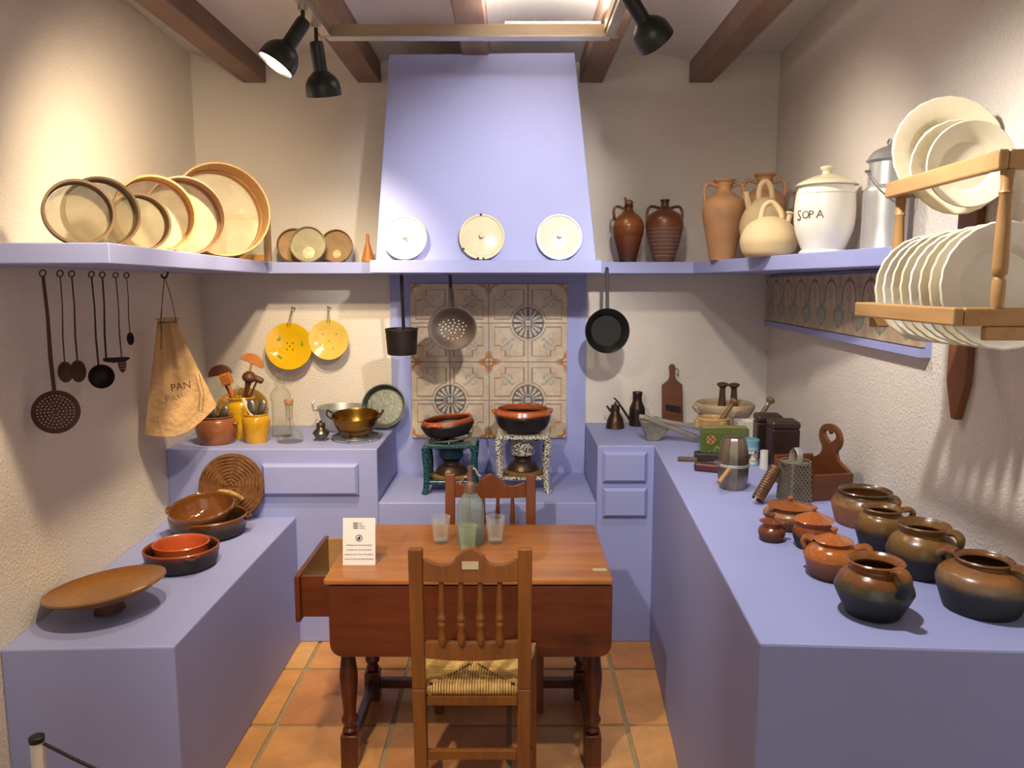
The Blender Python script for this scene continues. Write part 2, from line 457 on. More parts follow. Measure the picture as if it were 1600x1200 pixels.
MB().prism([(x - .66, y - YB) for x, y in poly], 0, ZC).build('body', M_LILAC, t, smooth=0, bevel=0.006)
drawer_front(t, AY(941, 752, YB), AY(1010, 705, YB))
drawer_front(t, AY(941, 806, YB), AY(1010, 761, YB))
# ------------------------------------------------------------------ hood and shelves
t = thing('chimney_hood', 'tall tapering lilac chimney hood with a projecting mantel board', 'hood', (-0.115, YW, ZS0 - 0.003))
o = t.location
bl, br = AY(587, 407, 3.46), AY(932, 407, 3.46)
tl, tr = AY(608, 85, 3.62), AY(898, 82, 3.62)
z0 = 1.806
MB().hexa([(bl.x, 3.46, z0), (br.x, 3.46, z0), (br.x, YW, z0), (bl.x, YW, z0)], [(tl.x, 3.62, tl.z), (tr.x, 3.62, tr.z), (tr.x, YW, tr.z), (tl.x, YW, tl.z)],
          Matrix.Translation(-o)).build('hood_body', M_LILAC, t, smooth=0, bevel=0.004)
MB().box((-0.623 - o.x, 3.40 - o.y, 0), (0.393 - o.x, 0, 0.055)).build('mantel_board', M_LILAC, t, smooth=0, bevel=0.003)
tag(MB().prism([(-1.06, 2.05), (-1.191, 3.80), (-0.624, 3.80), (-0.624, YW), (wl(YW), YW), (wl(2.05), 2.05)], ZS0, ZS1).build('wall_shelf', M_LILAC, smooth=0, bevel=0.003),
    'lilac wall shelf on the left holding the wooden sieves', 'shelf')
tag(MB().prism([(0.395, 3.77), (0.88, 3.77), (1.11, 2.12), (wr(2.12), 2.12), (wr(YW), YW), (0.395, YW)], ZS0, ZS1).build('wall_shelf', M_LILAC, smooth=0, bevel=0.003),
    'lilac wall shelf on the right holding jugs and the white lidded jar', 'shelf')
# ------------------------------------------------------------------ painted tiles behind the stoves
def mixc(a, b, f): return tuple(x + (y - x) * f for x, y in zip(a, b))
CR, BRN, GRY, ORG, SPR = lin('D2C0A8'), lin('9A7658'), lin('5E5E62'), lin('C07A34'), lin('979A8E')
def tilecol(a, b):
    c = mixc(CR, lin('C8B298'), 0.5 + 0.5 * math.sin(a * 7 + b * 5))
    r = math.hypot(a, b); th = math.atan2(b, a)
    if r < 0.40:
        if r > 0.365: return GRY
        if r < 0.07: return CR
        k = abs(((th / (PI / 2)) * 4) % 1 - 0.5)
        if k < 0.27 * min(1, r / 0.2) and r > 0.1: return CR if abs(k) > 0.05 else mixc(CR, GRY, .4)
        return GRY
    if 0.45 < r < 0.475 and a > .08 and b > .08: return BRN
    # framing lines
    for p, q in ((a, b), (b, a)):
        if abs(q - 0.10) < 0.012 and 0.46 < p < 0.86: return BRN
        if abs(p - 0.86) < 0.012 and 0.10 < q < 0.58: return BRN
        if abs(q - 0.58) < 0.012 and 0.70 < p < 0.86: return BRN
        if abs(p - 0.70) < 0.012 and 0.58 < q < 0.70: return mixc(BRN, ORG, .5)
    r2 = math.hypot(1 - a, 1 - b); t2 = math.atan2(1 - b, 1 - a)
    if r2 < 0.05: return lin('8A948C')
    if r2 < 0.08: return CR
    if r2 < 0.14 + 0.16 * abs(math.cos(t2 * 2)) ** 3 and r2 > 0.08: return mixc(ORG, CR, max(0, (r2 - .15) * 3.5))
    for ex, ey, an, l, wd in ((.5, .5, .8, .13, .03), (.6, .42, .1, .08, .028), (.42, .6, 1.4, .08, .028), (.62, .6, .8, .07, .03), (.38, .42, -.6, .06, .03), (.5, .66, 2.4, .06, .025), (.66, .5, -.8, .06, .025)):
        dx, dy = a - ex, b - ey
        p = dx * math.cos(an) + dy * math.sin(an); q = -dx * math.sin(an) + dy * math.cos(an)
        if (p / l) ** 2 + (q / wd) ** 2 < 1: return mixc(SPR, CR, .25)
    return c
M_TILEP = vcolmat('painted majolica tile', 0.3, 0.12)
panel_l, panel_r = AY(613, 600, YW).x, AY(914, 600, YW).x
t = thing('backsplash', 'lilac panel of sixteen old painted tiles behind the stoves', 'tile panel', (0, YW, ZL))
MB().box((panel_l, -0.022, 0), (panel_r, 0, ZS0 - ZL - .003)).build('panel', M_LILAC, t, smooth=0)
ta, tb = AY(644, 684, YW - .04), AY(887, 443, YW - .04)
tw, tht = (tb.x - ta.x) / 4, (tb.z - ta.z) / 4
tme = [vgrid('tile', tw - .003, tht - .003, 0.016, 56, 56, (lambda fx, fz: (lambda a, b: tilecol(1 - a if fx else a, 1 - b if fz else b)))(fx, fz), M_TILEP) for fx in (0, 1) for fz in (0, 1)]
for c in range(4):
    for r in range(4):                           # fans where col 0|1 and 2|3 meet, rows 0|1 and 2|3 (from the bottom)
        fx, fz = (c % 2 == 0), (r % 2 == 0)
        q = bpy.data.objects.new('tile', tme[2 * fx + fz]); COL.objects.link(q); q.parent = t
        q.location = (ta.x + tw * (c + .5) + random.uniform(-.001, .001), -0.022 - random.uniform(0, .002), ta.z - ZL + tht * r)
# ------------------------------------------------------------------ tile frieze on the right wall
def heartcol(a, b):
    c = mixc(lin('C6B196'), lin('B09878'), 0.5 + 0.5 * math.sin(a * 9 + b * 4))
    x, y = (a - .5) / .30, (b - .25) / .20
    h = (x * x + y * y - 1) ** 3 - x * x * y ** 3
    if h < 0:
        if h > -0.22 or abs(x) < .10 or abs(abs(x) - .42) < .07: return lin('7E8078')
        return lin('B4AC98')
    for da in (a, 1 - a):
        if b > .55 and abs(math.hypot(da / .34, (b - .55) / .36) - 1) < .075: return lin('5E5248')
        if .40 < b <= .55 and abs(da - (.34 + (.55 - b) * .9)) < .028: return lin('5E5248')
    for ex, ey in ((.5, .72), (.42, .8), (.58, .8), (.5, .9), (.06, .6), (.94, .6), (.1, .72), (.9, .72)):
        if math.hypot(a - ex, b - ey) < .045: return lin('9A9080')
    if abs(a - .5) < .012 and .42 < b < .9: return lin('86796A')
    return c
t = thing('tile_frieze', 'strip of old heart-patterned tiles in a lilac frame under the right shelf', 'tile panel', (wr(4.06), 4.06, 1.44), (0, 0, -PI / 2 - math.atan(0.0755)))
# local +x runs towards the camera, -y out of the wall
L = 1.82
za, zb = AY(1172, 500, 4.02).z, AY(1172, 433, 4.02).z
t.location.z = za
hh = zb - za
MB().box((0, -0.018, -0.03), (L, 0, ZS0 - za - .004)).build('frame_board', M_LILAC, t, smooth=0)
MB().box((0, -0.034, -0.03), (L, -0.018, -0.004)).build('ledge_strip', M_LILAC, t, smooth=0)
hme = vgrid('tile', L / 9 - .003, hh, 0.014, 44, 44, heartcol, M_TILEP)
for k in range(9):
    q = bpy.data.objects.new('tile', hme); COL.objects.link(q); q.parent = t
    q.location = (L / 9 * (k + .5), -0.018, 0)

# ================================================================== LIGHT TRACK AND LAMPS
ZT = 2.625
TX0, TX1, TY = -0.68, 0.36, 2.97
t = thing('track_frame', 'wooden ceiling frame below the beams carrying silver lamp tracks', 'track', (-0.16, TY, ZT))
MB().box((TX0 + .16 - .03, -.02, -.02), (TX1 + .16 + .03, .02, .02)).build('cross_bar', M_FRAME, t, smooth=0, bevel=.002)
MB().box((TX0 + .16 - .0, -.026, -.026), (TX1 + .16, .026, -.0205)).build('metal_strip', M_TRACK, t, smooth=0)
for x in (TX0, TX1):
    MB().box((x + .16 - .022, Y0 - TY + .2, -.002), (x + .16 + .022, -.021, .035)).build('side_rail', M_FRAME, t, smooth=0)
    MB().box((x + .16 - .017, Y0 - TY + .2, -.024), (x + .16 + .017, -.027, -.0025)).build('track', M_TRACK, t, smooth=0)
    for yy in (2.75, 0.3):
        MB().box((x + .16 - .02, yy - TY - .02, .035), (x + .16 + .02, yy - TY + .02, 2.90 - ZT)).build('hanger', M_FRAME, t, smooth=0)
M_BULB, nt, b = newmat('lit bulb'); b.inputs['Emission Color'].default_value = (1, .86, .62, 1); b.inputs['Emission Strength'].default_value = 14
M_BULB0 = mat('reflector inside', 'CFC9B8', 0.3, 0.3)
def lamp(key, label, stem=0.06, neck=None):
    x, y, aim, watt, colr, cone, bl = LAMPS[key]
    t = thing('spot_lamp', label, 'lamp', (x, y, ZT - .024), None, 'spot lamps on the track')
    MB().lathe([(0, 0), (.016, 0), (.016, -.018), (0, -.018)]).build('adapter', M_TRACK, t)
    MB().tube([(0, 0, -.015), (0, 0, -stem)], .007).build('stem', M_BLACK, t)
    hd = thing('x', 'x', 'x'); bpy.data.objects.remove(hd)
    d = (Vector(aim) - Vector((x, y, ZT - .024 - stem))).normalized() if neck is None else Vector(neck).normalized()
    q = facing(d)
    body = [(0, -.012), (.016, -.010), (.0235, .0), (.024, .075), (.027, .088), (.045, .104), (.058, .125), (.062, .150), (.0625, .168), (.059, .168), (.055, .14), (.03, .11), (0, .108)]
    MB().lathe(sm(body[:9], 2) + [Vector(b) for b in body[9:]], 28).build('lamp_head', M_BLACK, t, (0, 0, -stem), q)
    MB().lathe([(0, .150), (.045, .152), (.056, .158), (.0575, .162), (0, .164)], 28).build('bulb', M_BULB, t, (0, 0, -stem), q)
    ld = bpy.data.lights.new('spot', 'SPOT'); ld.energy = watt; ld.color = colr
    ld.spot_size = math.radians(cone); ld.spot_blend = bl; ld.shadow_soft_size = 0.035
    lo = bpy.data.objects.new('spot_light', ld); COL.objects.link(lo); lo.parent = t
    p = Vector((0, 0, -stem)) + d * 0.18; lo.location = p
    da = (Vector(aim) - (t.location + p)).normalized()
    setrot(lo, da.to_track_quat('-Z', 'Y'))
    return t
t = thing('strip_light', 'thin glowing strip lamp lying on the frame bar under the ceiling', 'lamp', (.15, TY, ZT + .0205))
MB().box((-.18, -.008, 0), (.18, .008, .006)).build('base', M_TRACK, t, smooth=0)
MB().tube([(-.175, 0, .0105), (.175, 0, .0105)], .004, 10).build('tube', M_BULB, t)
ld = bpy.data.lights.new('strip', 'AREA'); ld.shape = 'RECTANGLE'; ld.size = .34; ld.size_y = .012; ld.energy = 7; ld.color = (1, .93, .84)
lo = bpy.data.objects.new('strip_glow', ld); COL.objects.link(lo); lo.parent = t; lo.location = (0, 0, .018); lo.rotation_euler = (PI, 0, 0)
lamp('lit', 'black spot lamp with glowing mouth tilted towards the sieves', .055, (-.52, -.18, -.84))
lamp('left', 'black spot lamp hanging straight down beside the glowing one', .072, (.05, .34, -.94))
lamp('right', 'black spot lamp on the right tilted towards the jugs', .02, (.60, .45, -.66))
lamp('hood', 'black spot lamp nearer the camera aimed at the hood')
lamp('table', 'black spot lamp nearer the camera aimed at the stove ledge')
lamp('pots', 'black spot lamp nearer the camera aimed at the clay pots')
lamp('bench', 'black spot lamp nearer the camera aimed at the low bench')

# ================================================================== TABLE AND CHAIRS
ZT0 = 0.72
tx0, tx1, ty0, ty1 = -0.634, 0.340, 2.473, 3.07
tc = Vector(((tx0 + tx1) / 2, (ty0 + ty1) / 2, 0))
t = thing('drop_leaf_table', 'old dark wooden table with turned legs, hanging leaf and open side drawer', 'table', tc)
X0, X1, Q0, Q1 = tx0 - tc.x, tx1 - tc.x, ty0 - tc.y, ty1 - tc.y
MB().box((X0, Q0, ZT0 - .022), (X1, Q1, ZT0)).build('tabletop', M_TOPWOOD, t, smooth=0, bevel=.006)
# hanging leaf with rounded lower corners
zb_ = AY(730, 1028, ty0 + .01).z
lw, lh, rr = (X1 - X0) - .012, (ZT0 - .03) - zb_, .045
pts = [(X0 + .012, 0), (X1 - .0, 0)]
poly = [(X0 + .012, 0)] + [(X0 + .012 + rr - rr * math.cos(k * PI / 12), -lh + rr - rr * math.sin(k * PI / 12)) for k in range(7)] \
     + [(X1 - rr + rr * math.sin(k * PI / 12), -lh + rr - rr * math.cos(k * PI / 12)) for k in range(7)] + [(X1, 0)]
MB().prism(poly, 0, .02, Matrix.Translation((0, Q0 + .03, ZT0 - .028)) @ Matrix.Rotation(PI / 2, 4, 'X')).build('drop_leaf', M_DARKWOOD, t, smooth=0, bevel=.004)
# apron
ax0, ax1, ay0, ay1 = -.576 - tc.x, .286 - tc.x, 2.555 - tc.y, 3.0 - tc.y
MB().box((ax0 - .03, ay0 - .018, .53), (ax1 + .03, ay0 + .002, ZT0 - .022)).build('apron', M_DARKWOOD, t, smooth=0)
MB().box((ax0 - .03, ay1 - .002, .53), (ax1 + .03, ay1 + .018, ZT0 - .022)).build('apron', M_DARKWOOD, t, smooth=0)
MB().box((ax1 + .012, ay0 + .003, .53), (ax1 + .03, ay1 - .003, ZT0 - .022)).build('apron', M_DARKWOOD, t, smooth=0)
legp = [(0, .12), (.018, .12), (.026, .128), (.026, .136), (.019, .145), (.030, .165), (.030, .175), (.022, .19), (.024, .22), (.031, .30), (.032, .34), (.025, .40), (.021, .435), (.021, .44), (.031, .452), (.031, .466), (.022, .478), (.03, .50), (0, .50)]
for (x, y) in ((ax0, ay0), (ax1, ay0), (ax0, ay1), (ax1, ay1)):
    m = MB().lathe(legp, 20); m.box((-.03, -.03, 0), (.03, .03, .12)); m.box((-.03, -.03, .50), (.03, .03, .695))
    m.build('leg', M_LEGWOOD, t, (x, y, 0), bevel=.003)
for x in (ax0, ax1):
    MB().box((x - .014, ay0 + .031, .045), (x + .014, ay1 - .031, .085)).build('stretcher', M_LEGWOOD, t, smooth=0, bevel=.003)
MB().box((ax0 + .031, ay1 - .014, .045), (ax1 - .031, ay1 + .014, .085)).build('stretcher', M_LEGWOOD, t, smooth=0, bevel=.003)
# drawer pulled out to the left
dl = AY(461, 912, 2.56).x - tc.x
dr = ax0 + .22
M_DRIN = mat('dusty drawer inside', '9C8A66', 0.8, 0, 0.2, 14)
y0_, y1_ = 2.578 - tc.y, 2.975 - tc.y
dz0, dz1 = .545, .692
d = MB().box((dl, y0_ - .03, dz0 - .012), (dl + .018, y1_ + .01, dz1 + .008)).build('drawer', M_DARKWOOD, t, smooth=0, bevel=.003)
m = MB(); m.box((dl + .0185, y0_ - .01, dz0), (dr, y0_ + .006, dz1)); m.build('drawer_side', M_DARKWOOD, d, smooth=0)
m = MB(); m.box((dl + .0185, y1_ - .006, dz0), (dr, y1_ + .01, dz1)); m.build('drawer_side', M_PINE, d, smooth=0)
m = MB(); m.box((dl + .0185, y0_ + .0065, dz0), (dr, y1_ - .0065, dz0 + .012)); m.build('drawer_bottom', M_DRIN, d, smooth=0)
a = AZ(937, 890, ZT0)
MB().box((a.x - tc.x - .024, a.y - tc.y - .014, ZT0), (a.x - tc.x + .024, a.y - tc.y + .010, ZT0 + .0015)).build('paper_label', mat('aged label', 'B4A482', .7), t, smooth=0)

def chair(name, label, loc, rz, wood, W, D, top, seat, group='rush-seated chairs', tagm=None):
    """local: back posts at y=0, seat towards +y"""
    t = thing(name, label, 'chair', loc, (0, 0, rz), group)
    pw = .040
    lean = .035
    for sx in (-1, 1):
        x = sx * (W / 2 - pw / 2)
        m = MB()
        m.hexa([(x - .019 - sx * .006, -.016, 0), (x + .019 - sx * .006, -.016, 0), (x + .019 - sx * .006, .016, 0), (x - .019 - sx * .006, .016, 0)],
               [(x - .02, -.017, seat), (x + .02, -.017, seat), (x + .02, .017, seat), (x - .02, .017, seat)])
        m.hexa([(x - .02, -.017, seat), (x + .02, -.017, seat), (x + .02, .017, seat), (x - .02, .017, seat)],
               [(x - .021, -.015 - lean, top), (x + .021, -.015 - lean, top), (x + .021, .011 - lean, top), (x - .021, .011 - lean, top)])
        m.build('back_post', wood, t, smooth=0, bevel=.004)
    iw = W / 2 - pw
    zf = lambda z: -lean * (z - seat) / (top - seat)
    # crest rail: ogee scallops rising to a centre peak
    pk = [(-1, .62), (-.93, .66), (-.8, .56), (-.66, .50), (-.5, .50), (-.38, .56), (-.32, .66), (-.30, .76), (-.22, .82), (-.10, .95), (0, 1.02)]
    ctop = [(x * iw, z) for x, z in pk] + [(-x * iw, z) for x, z in pk[::-1][1:]]
    ch = (top - seat) * .225
    z1c = top - .005
    poly = [(x, z * ch) for x, z in ctop] + [(iw, 0), (iw * .5, -.004), (-iw * .5, -.004), (-iw, 0)]
    y = zf(top - ch * .5)
    MB().prism(poly, -.010, .010, Matrix.Translation((0, y, top - ch * 1.0)) @ Matrix.Rotation(PI / 2, 4, 'X')).build('crest_rail', wood, t, smooth=0, bevel=.003)
    zr = seat + .100 if rz == 0 else seat + .07
    zr2 = zr + .050
    n = 8
    m = MB()
    for k in range(n):
        a0, a1 = -iw + 2 * iw * k / n, -iw + 2 * iw * (k + 1) / n
        s0, s1 = .008 * math.sin(PI * k / n), .008 * math.sin(PI * (k + 1) / n)
        yy = zf(zr)
        m.hexa([(a0, yy - .011, zr - s0), (a1, yy - .011, zr - s1), (a1, yy + .011, zr - s1), (a0, yy + .011, zr - s0)],
               [(a0, yy - .011, zr2 - s0 * .6), (a1, yy - .011, zr2 - s1 * .6), (a1, yy + .011, zr2 - s1 * .6), (a0, yy + .011, zr2 - s0 * .6)])
    m.build('lower_rail', wood, t, smooth=30)
    sp0, sp1 = zr2 - .005, top - ch
    h = sp1 - sp0
    prof = [(.009, 0), (.013, .06), (.014, .12), (.009, .24), (.013, .30), (.0135, .33), (.010, .36), (.014, .40), (.014, .44), (.010, .48), (.012, .55), (.009, .80), (.007, 1.0)]
    for k in range(4):
        x = (k - 1.5) * iw * 2 * .205
        MB().lathe([(0, 0)] + [(r, z * h) for r, z in prof] + [(0, h)], 14).build('spindle', wood, t, (x, zf((sp0 + sp1) / 2), sp0), (math.radians(2.5) * (1), 0, 0))
    # front legs, seat rails, stretchers
    Wf = W + .05
    for sx in (-1, 1):
        MB().box((-.018, -.018, 0), (.018, .018, seat - .003)).build('front_leg', wood, t, (sx * (Wf / 2 - .018), D - .02, 0), smooth=0, bevel=.004)
        for zz in (.12, .26):
            MB().bar((sx * (W / 2 - .026), .017, zz), (sx * (Wf / 2 - .018), D - .039, zz), .016, .024).build('stretcher', wood, t, smooth=0, bevel=.002)
    MB().box((-iw + .003, -.008, .262), (iw - .003, .008, .292)).build('stretcher', wood, t, smooth=0, bevel=.002)
    MB().box((-Wf / 2 + .037, D - .03, .36), (Wf / 2 - .037, D - .012, .39)).build('stretcher', wood, t, smooth=0, bevel=.002)
    MB().box((-iw + .003, -.008, seat - .055), (iw - .003, .010, seat - .030)).build('seat_apron', wood, t, smooth=0)
    # rush seat: cords wrapped over four rails, meeting on the diagonals
    m = MB()
    c = [(-iw + .003, .002), (iw - .003, .002), (Wf / 2 - .002, D), (-Wf / 2 + .002, D)]
    cen = Vector((0, D / 2 + .0, seat))
    for e in range(4):
        A, B = Vector((*c[e], 0)), Vector((*c[(e + 1) % 4], 0))
        nn = int((B - A).length / .0085)
        inn = Vector((-(B - A).y, (B - A).x, 0)).normalized()
        for k in range(nn):
            f = (k + .5) / nn
            p = A.lerp(B, f)
            reach = min(f, 1 - f) * 2 * (D / 2 if e % 2 == 0 else W / 2) * .98 + .004
            q = p + inn * reach
            z = seat
            w_ = .0046 + random.uniform(-.0005, .0006)
            pts = [p + inn * .014 + Vector((0, 0, z - .032)), p + inn * .002 + Vector((0, 0, z - .022)), p + Vector((0, 0, z - .010)), p + inn * .005 + Vector((0, 0, z + .001)), p + inn * .016 + Vector((0, 0, z + .004)), q + Vector((0, 0, z - .004))]
            if reach < .02: pts = pts[:4]
            m.tube(pts, w_, 5)
    s = m.build('rush_seat', M_RUSH, t, smooth=60)
    s['label'] = 'woven rush seat'
    MB().box((-iw + .02, .02, seat - .026), (iw - .02, D - .03, seat - .008)).build('seat_padding', mat('dark rush core', '5A4220', .9), t, smooth=0)
    if tagm:
        MB().box((-.024, -.0115, 0), (.024, -.0101, .024)).build('paper_label', MATS['aged label'], t, (0, y - .001, top - ch * .62), smooth=0)
    return t
NC = .358
p = AY(735, 854, 2.16)
chair('chair', 'oak chair with back towards the camera and paper label on its crest', (p.x, 2.185, 0), 0, M_CHAIR, NC, .285, p.z, .495, tagm=True)
p = AY(766, 743, 3.17)
chair('chair', 'reddish wooden chair on the far side of the table', (p.x, 3.17, 0), PI, M_CHAIR2, .385, .30, p.z, .45)

# ------------------------------------------------------------------ on the table
M_GLASS = dusty('clear glass', (.75, .76, .72), (.97, .97, .96), .05)
M_GLASSG = dusty('greenish glass', (.55, .66, .50), (.90, .95, .88), .10)
M_BOTTLE = dusty('bottle glass', (.40, .40, .33), (.96, .96, .93), .02)
M_SIPH = dusty('siphon glass', (.36, .42, .40), (.82, .88, .84), .28)
def tumbler(u, vb, label, m):
    p = AZ(u, vb - 4, ZT0); s = mpp(vb, p.y)
    h = 40 * s / .95
    prof = [(0, 0), (10.5 * s, 0), (11.5 * s, h * .1), (15 * s, h), (14.2 * s, h), (10.4 * s, h * .14), (0, h * .12)]
    g = MB().lathe(prof, 28).build('drinking_glass', m, loc=p)
    tag(g, label, 'glass', 'glasses on the table')
tumbler(689, 852, 'clear tumbler on the table, left of the siphon bottle', M_GLASS)
tumbler(774, 852, 'clear tumbler on the table, right of the siphon bottle', M_GLASS)
tumbler(731, 866, 'pale green tumbler standing in front of the siphon bottle', M_GLASSG)
p = AZ(735, 850, ZT0); p.y += .02; s = mpp(800, p.y)
t = thing('siphon_bottle', 'grey green glass soda siphon with metal spout on the table', 'bottle', p)
hb = (850 - 772) * s / .96
prof = sm([(20 * s, 0), (21.5 * s, .01), (21.5 * s, hb * .62), (20 * s, hb * .78), (13 * s, hb * .92), (8 * s, hb)], 3)
MB().lathe([(0, 0)] + [tuple(q) for q in prof] + [(0, hb)], 28).build('bottle_glass', M_SIPH, t)
MB().lathe([(0, .003), (19.5 * s, .003), (20.3 * s, .012), (20.3 * s, hb * .22), (0, hb * .22)], 24).build('water', glassmat('green water', (.35, .62, .35), .05, .2), t)
MB().lathe([(0, hb - .004), (9 * s, hb - .004), (9.6 * s, hb + 3 * s), (8 * s, hb + 13 * s), (4 * s, hb + 17 * s), (3.6 * s, hb + 34 * s), (4.6 * s, hb + 36 * s), (4.6 * s, hb + 41 * s), (0, hb + 42 * s)], 20).build('siphon_head', mat('siphon metal', '9A7A66', .4, .7), t)
MB().tube(sm([(0, 0, hb + 20 * s), (-7 * s, 0, hb + 24 * s), (-12 * s, 0, hb + 19 * s), (-15 * s, -.004, hb + 11 * s)], 4), 2.2 * s).build('spout', MATS['siphon metal'], t)
MB().tube(sm([(2 * s, 0, hb + 38 * s), (8 * s, 0, hb + 36 * s), (12 * s, 0, hb + 28 * s), (16 * s, 0, hb + 25 * s)], 4), 1.7 * s).build('lever', M_ALU, t)
# notice card
p = AZ(561, 883, ZT0); s = mpp(850, p.y)
cw, chh = 51 * s, 70 * s / .95
t = thing('notice_card', 'small white standing notice with printed lines and a no touching symbol', 'sign', p, (math.radians(-8), 0, 0))
MB().box((-cw / 2, 0, 0), (cw / 2, .004, chh)).build('card', M_WHITE, t, smooth=0)
MB().hexa([(-cw / 2, .0045, 0), (cw / 2, .0045, 0), (cw / 2, .045, .006), (-cw / 2, .045, .006)], [(-cw / 2, .0045, .003), (cw / 2, .0045, .003), (cw / 2, .045, .009), (-cw / 2, .045, .009)]).build('foot', M_WHITE, t, smooth=0)
pr = Matrix.Rotation(PI / 2, 4, 'X')
def printed(body, size, x, z, parent, name='printed_line', align='CENTER', yy=-.0004, m=M_INK):
    me = textmesh(body, size, .0003, align); me.materials.clear(); me.materials.append(m)
    o = bpy.data.objects.new(name, me); COL.objects.link(o); o.parent = parent; o.location = (x, yy, z); o.rotation_euler = (PI / 2, 0, 0)
    return o
for k, (l, sz) in enumerate((('ES PREGA NO TOCAR LES PECES', .0062), ('SE RUEGA NO TOCAR LAS PIEZAS', .0058), ('PLEASE DO NOT TOUCH THE OBJECTS', .0058), ('NE PAS TOUCHER LES PIECES EXPOSEES', .0058))):
    printed(l, sz, 0, chh * (.41 - .098 * k), t)
for k in range(4):
    MB().box((-.021, -.0008, chh * (.885 - .036 * k)), (-.004, -.0002, chh * (.902 - .036 * k))).build('logo_bar', M_INK, t, smooth=0)
for k, wd_ in enumerate((.010, .013, .022, .021)):
    MB().box((-.001, -.0007, chh * (.889 - .036 * k)), (-.001 + wd_, -.0002, chh * (.897 - .036 * k))).build('logo_line', M_INK, t, smooth=0)
MB().lathe([(.0095, 0), (.0118, 0), (.0118, .0006), (.0095, .0006), (.0095, 0)], 28, pr).build('symbol_ring', M_INK, t, (0, -.0002, chh * .575))
m = MB(); m.prism([(-.004, -.006), (.003, -.006), (.005, 0), (.0045, .004), (.0032, .0035), (.003, .006), (.0016, .0066), (.0005, .0060), (-.0008, .0055), (-.0012, .0018), (-.0055, .0010), (-.0058, -.0006)], 0, .0006, pr)
m.build('symbol_hand', M_INK, t, (0, -.0002, chh * .575), smooth=0)
MB().bar((-.0075, -.0006, -.0075), (.0075, -.0006, .0075), .0008, .0018, (0, -1, 0)).build('symbol_slash', M_INK, t, (0, 0, chh * .575), smooth=0)
# ================================================================== LEFT BENCH
def spot(u, vb, rb, z):
    """foot of a round thing whose front foot edge is seen at (u, vb), foot radius rb px -> centre, metres per px, cos, sin of the view slope"""
    a = AZ(u, vb, z); s = mpp(vb, a.y)
    c = a.copy(); k = (a.y + rb * s) / a.y; c.y += rb * s; c.x *= k
    ang = math.atan2(CAMH - z, c.y)
    return c, mpp(vb, c.y), math.cos(ang), math.sin(ang)
# footed dish
c, s, cs, sn = spot(168, 966, 22, ZB)
H_ = (944 - 926) * s / cs + .03
R = 88 * s
t = thing('footed_dish', 'wide brown glazed footed dish nearest the camera on the low bench', 'dish', c + Vector((.010, 0, .006)), (math.radians(-1.5), math.radians(-7), 0))
m_dish = potmat('amber dish glaze', [(0, '3A1E10'), (.35, '6E421C'), (.7, '94601E'), (1, '7C5020')], .28, .12, .3)
outer = [(.048, .0), (.044, .02), (.05, .034), (.09, .042), (R * .75, .060), (R * .97, .082), (R, .086)]
prof = [(0, 0)] + outer + [(R * .99, .091), (R * .93, .083), (R * .7, .066), (.05, .055), (0, .053)]
MB().lathe(prof, 48).build('dish_body', m_dish, t)
MB().box((-.022, -.013, 0), (.022, .013, .0012)).build('paper_label', mat('paper tag', 'D8C8A0', .7), t, (R * .66, -.03, .0695), (0, math.radians(-12), .3), smooth=0)
# clay casserole with a smaller one inside
c, s, cs, sn = spot(286, 899, 40, ZB)
m_cass = potmat('sooted casserole', [(0, '1A1412'), (.68, '2C1E18'), (.88, '6A3018'), (1, '9C4420')], .4, .08, .05)
t = thing('casserole', 'round dark casserole with terracotta rim holding a smaller one', 'casserole', c, None, 'clay casseroles on the bench')
R = 56 * s
MB().lathe(vessel([(40 * s, 0), (50 * s, .012), (54 * s, .05), (R, .078)], .010), 40).build('casserole_body', m_cass, t)
for az in (-.9, 2.2):
    MB().tube(sm([(R * math.cos(az - .18), R * math.sin(az - .18), .068), ((R + .012) * math.cos(az), (R + .012) * math.sin(az), .066), (R * math.cos(az + .18), R * math.sin(az + .18), .068)], 4), .008).build('lug', m_cass, t)
c2 = c + Vector((.0, .0, .0125))
g = MB().lathe(vessel([(28 * s, 0), (36 * s, .015), (41 * s, .075), (42 * s, .082)], .008), 40).build('casserole', M_TERRA, loc=c2)
tag(g, 'small orange terracotta bowl sitting inside the round dark casserole', 'bowl', 'clay casseroles on the bench')
# big casserole with a glazed bowl tilted in it
c, s, cs, sn = spot(328, 847, 38, ZB)
m_cass2 = potmat('brown glazed casserole', [(0, '1C1510'), (.55, '2E2016'), (.85, '5A3618'), (1, '7A4A20')], .22, .14, .4)
t = thing('casserole', 'large brown casserole with a glazed bowl tilted inside it', 'casserole', c, None, 'clay casseroles on the bench')
R = 58 * s
MB().lathe(vessel([(42 * s, 0), (52 * s, .014), (57 * s, .06), (R, .085)], .011), 40).build('casserole_body', m_cass2, t)
for az in (.15, PI - .1):
    MB().tube(sm([(R * math.cos(az - .2), R * math.sin(az - .2), .075), ((R + .014) * math.cos(az), (R + .014) * math.sin(az), .073), (R * math.cos(az + .2), R * math.sin(az + .2), .075)], 4), .009).build('lug', m_cass2, t)
m_bowl = mat('shiny brown glaze', '70421A', .1, 0, .2, 6, coat=.7)
t = thing('glazed_bowl', 'shiny brown bowl tilted inside the large brown casserole', 'bowl', c + Vector((-.012, -.01, .040)), (math.radians(12), math.radians(-2), 0), 'clay casseroles on the bench')
R = 49 * s
MB().lathe(vessel([(24 * s, 0), (38 * s, .02), (46 * s, .065), (R, .098)], .009), 40).build('bowl_body', m_bowl, t)
MB().tube(sm([(-R * .98, -.03, .085), (-R - .014, -.0, .088), (-R * .98, .03, .085)], 4), .008).build('lug', m_bowl, t)
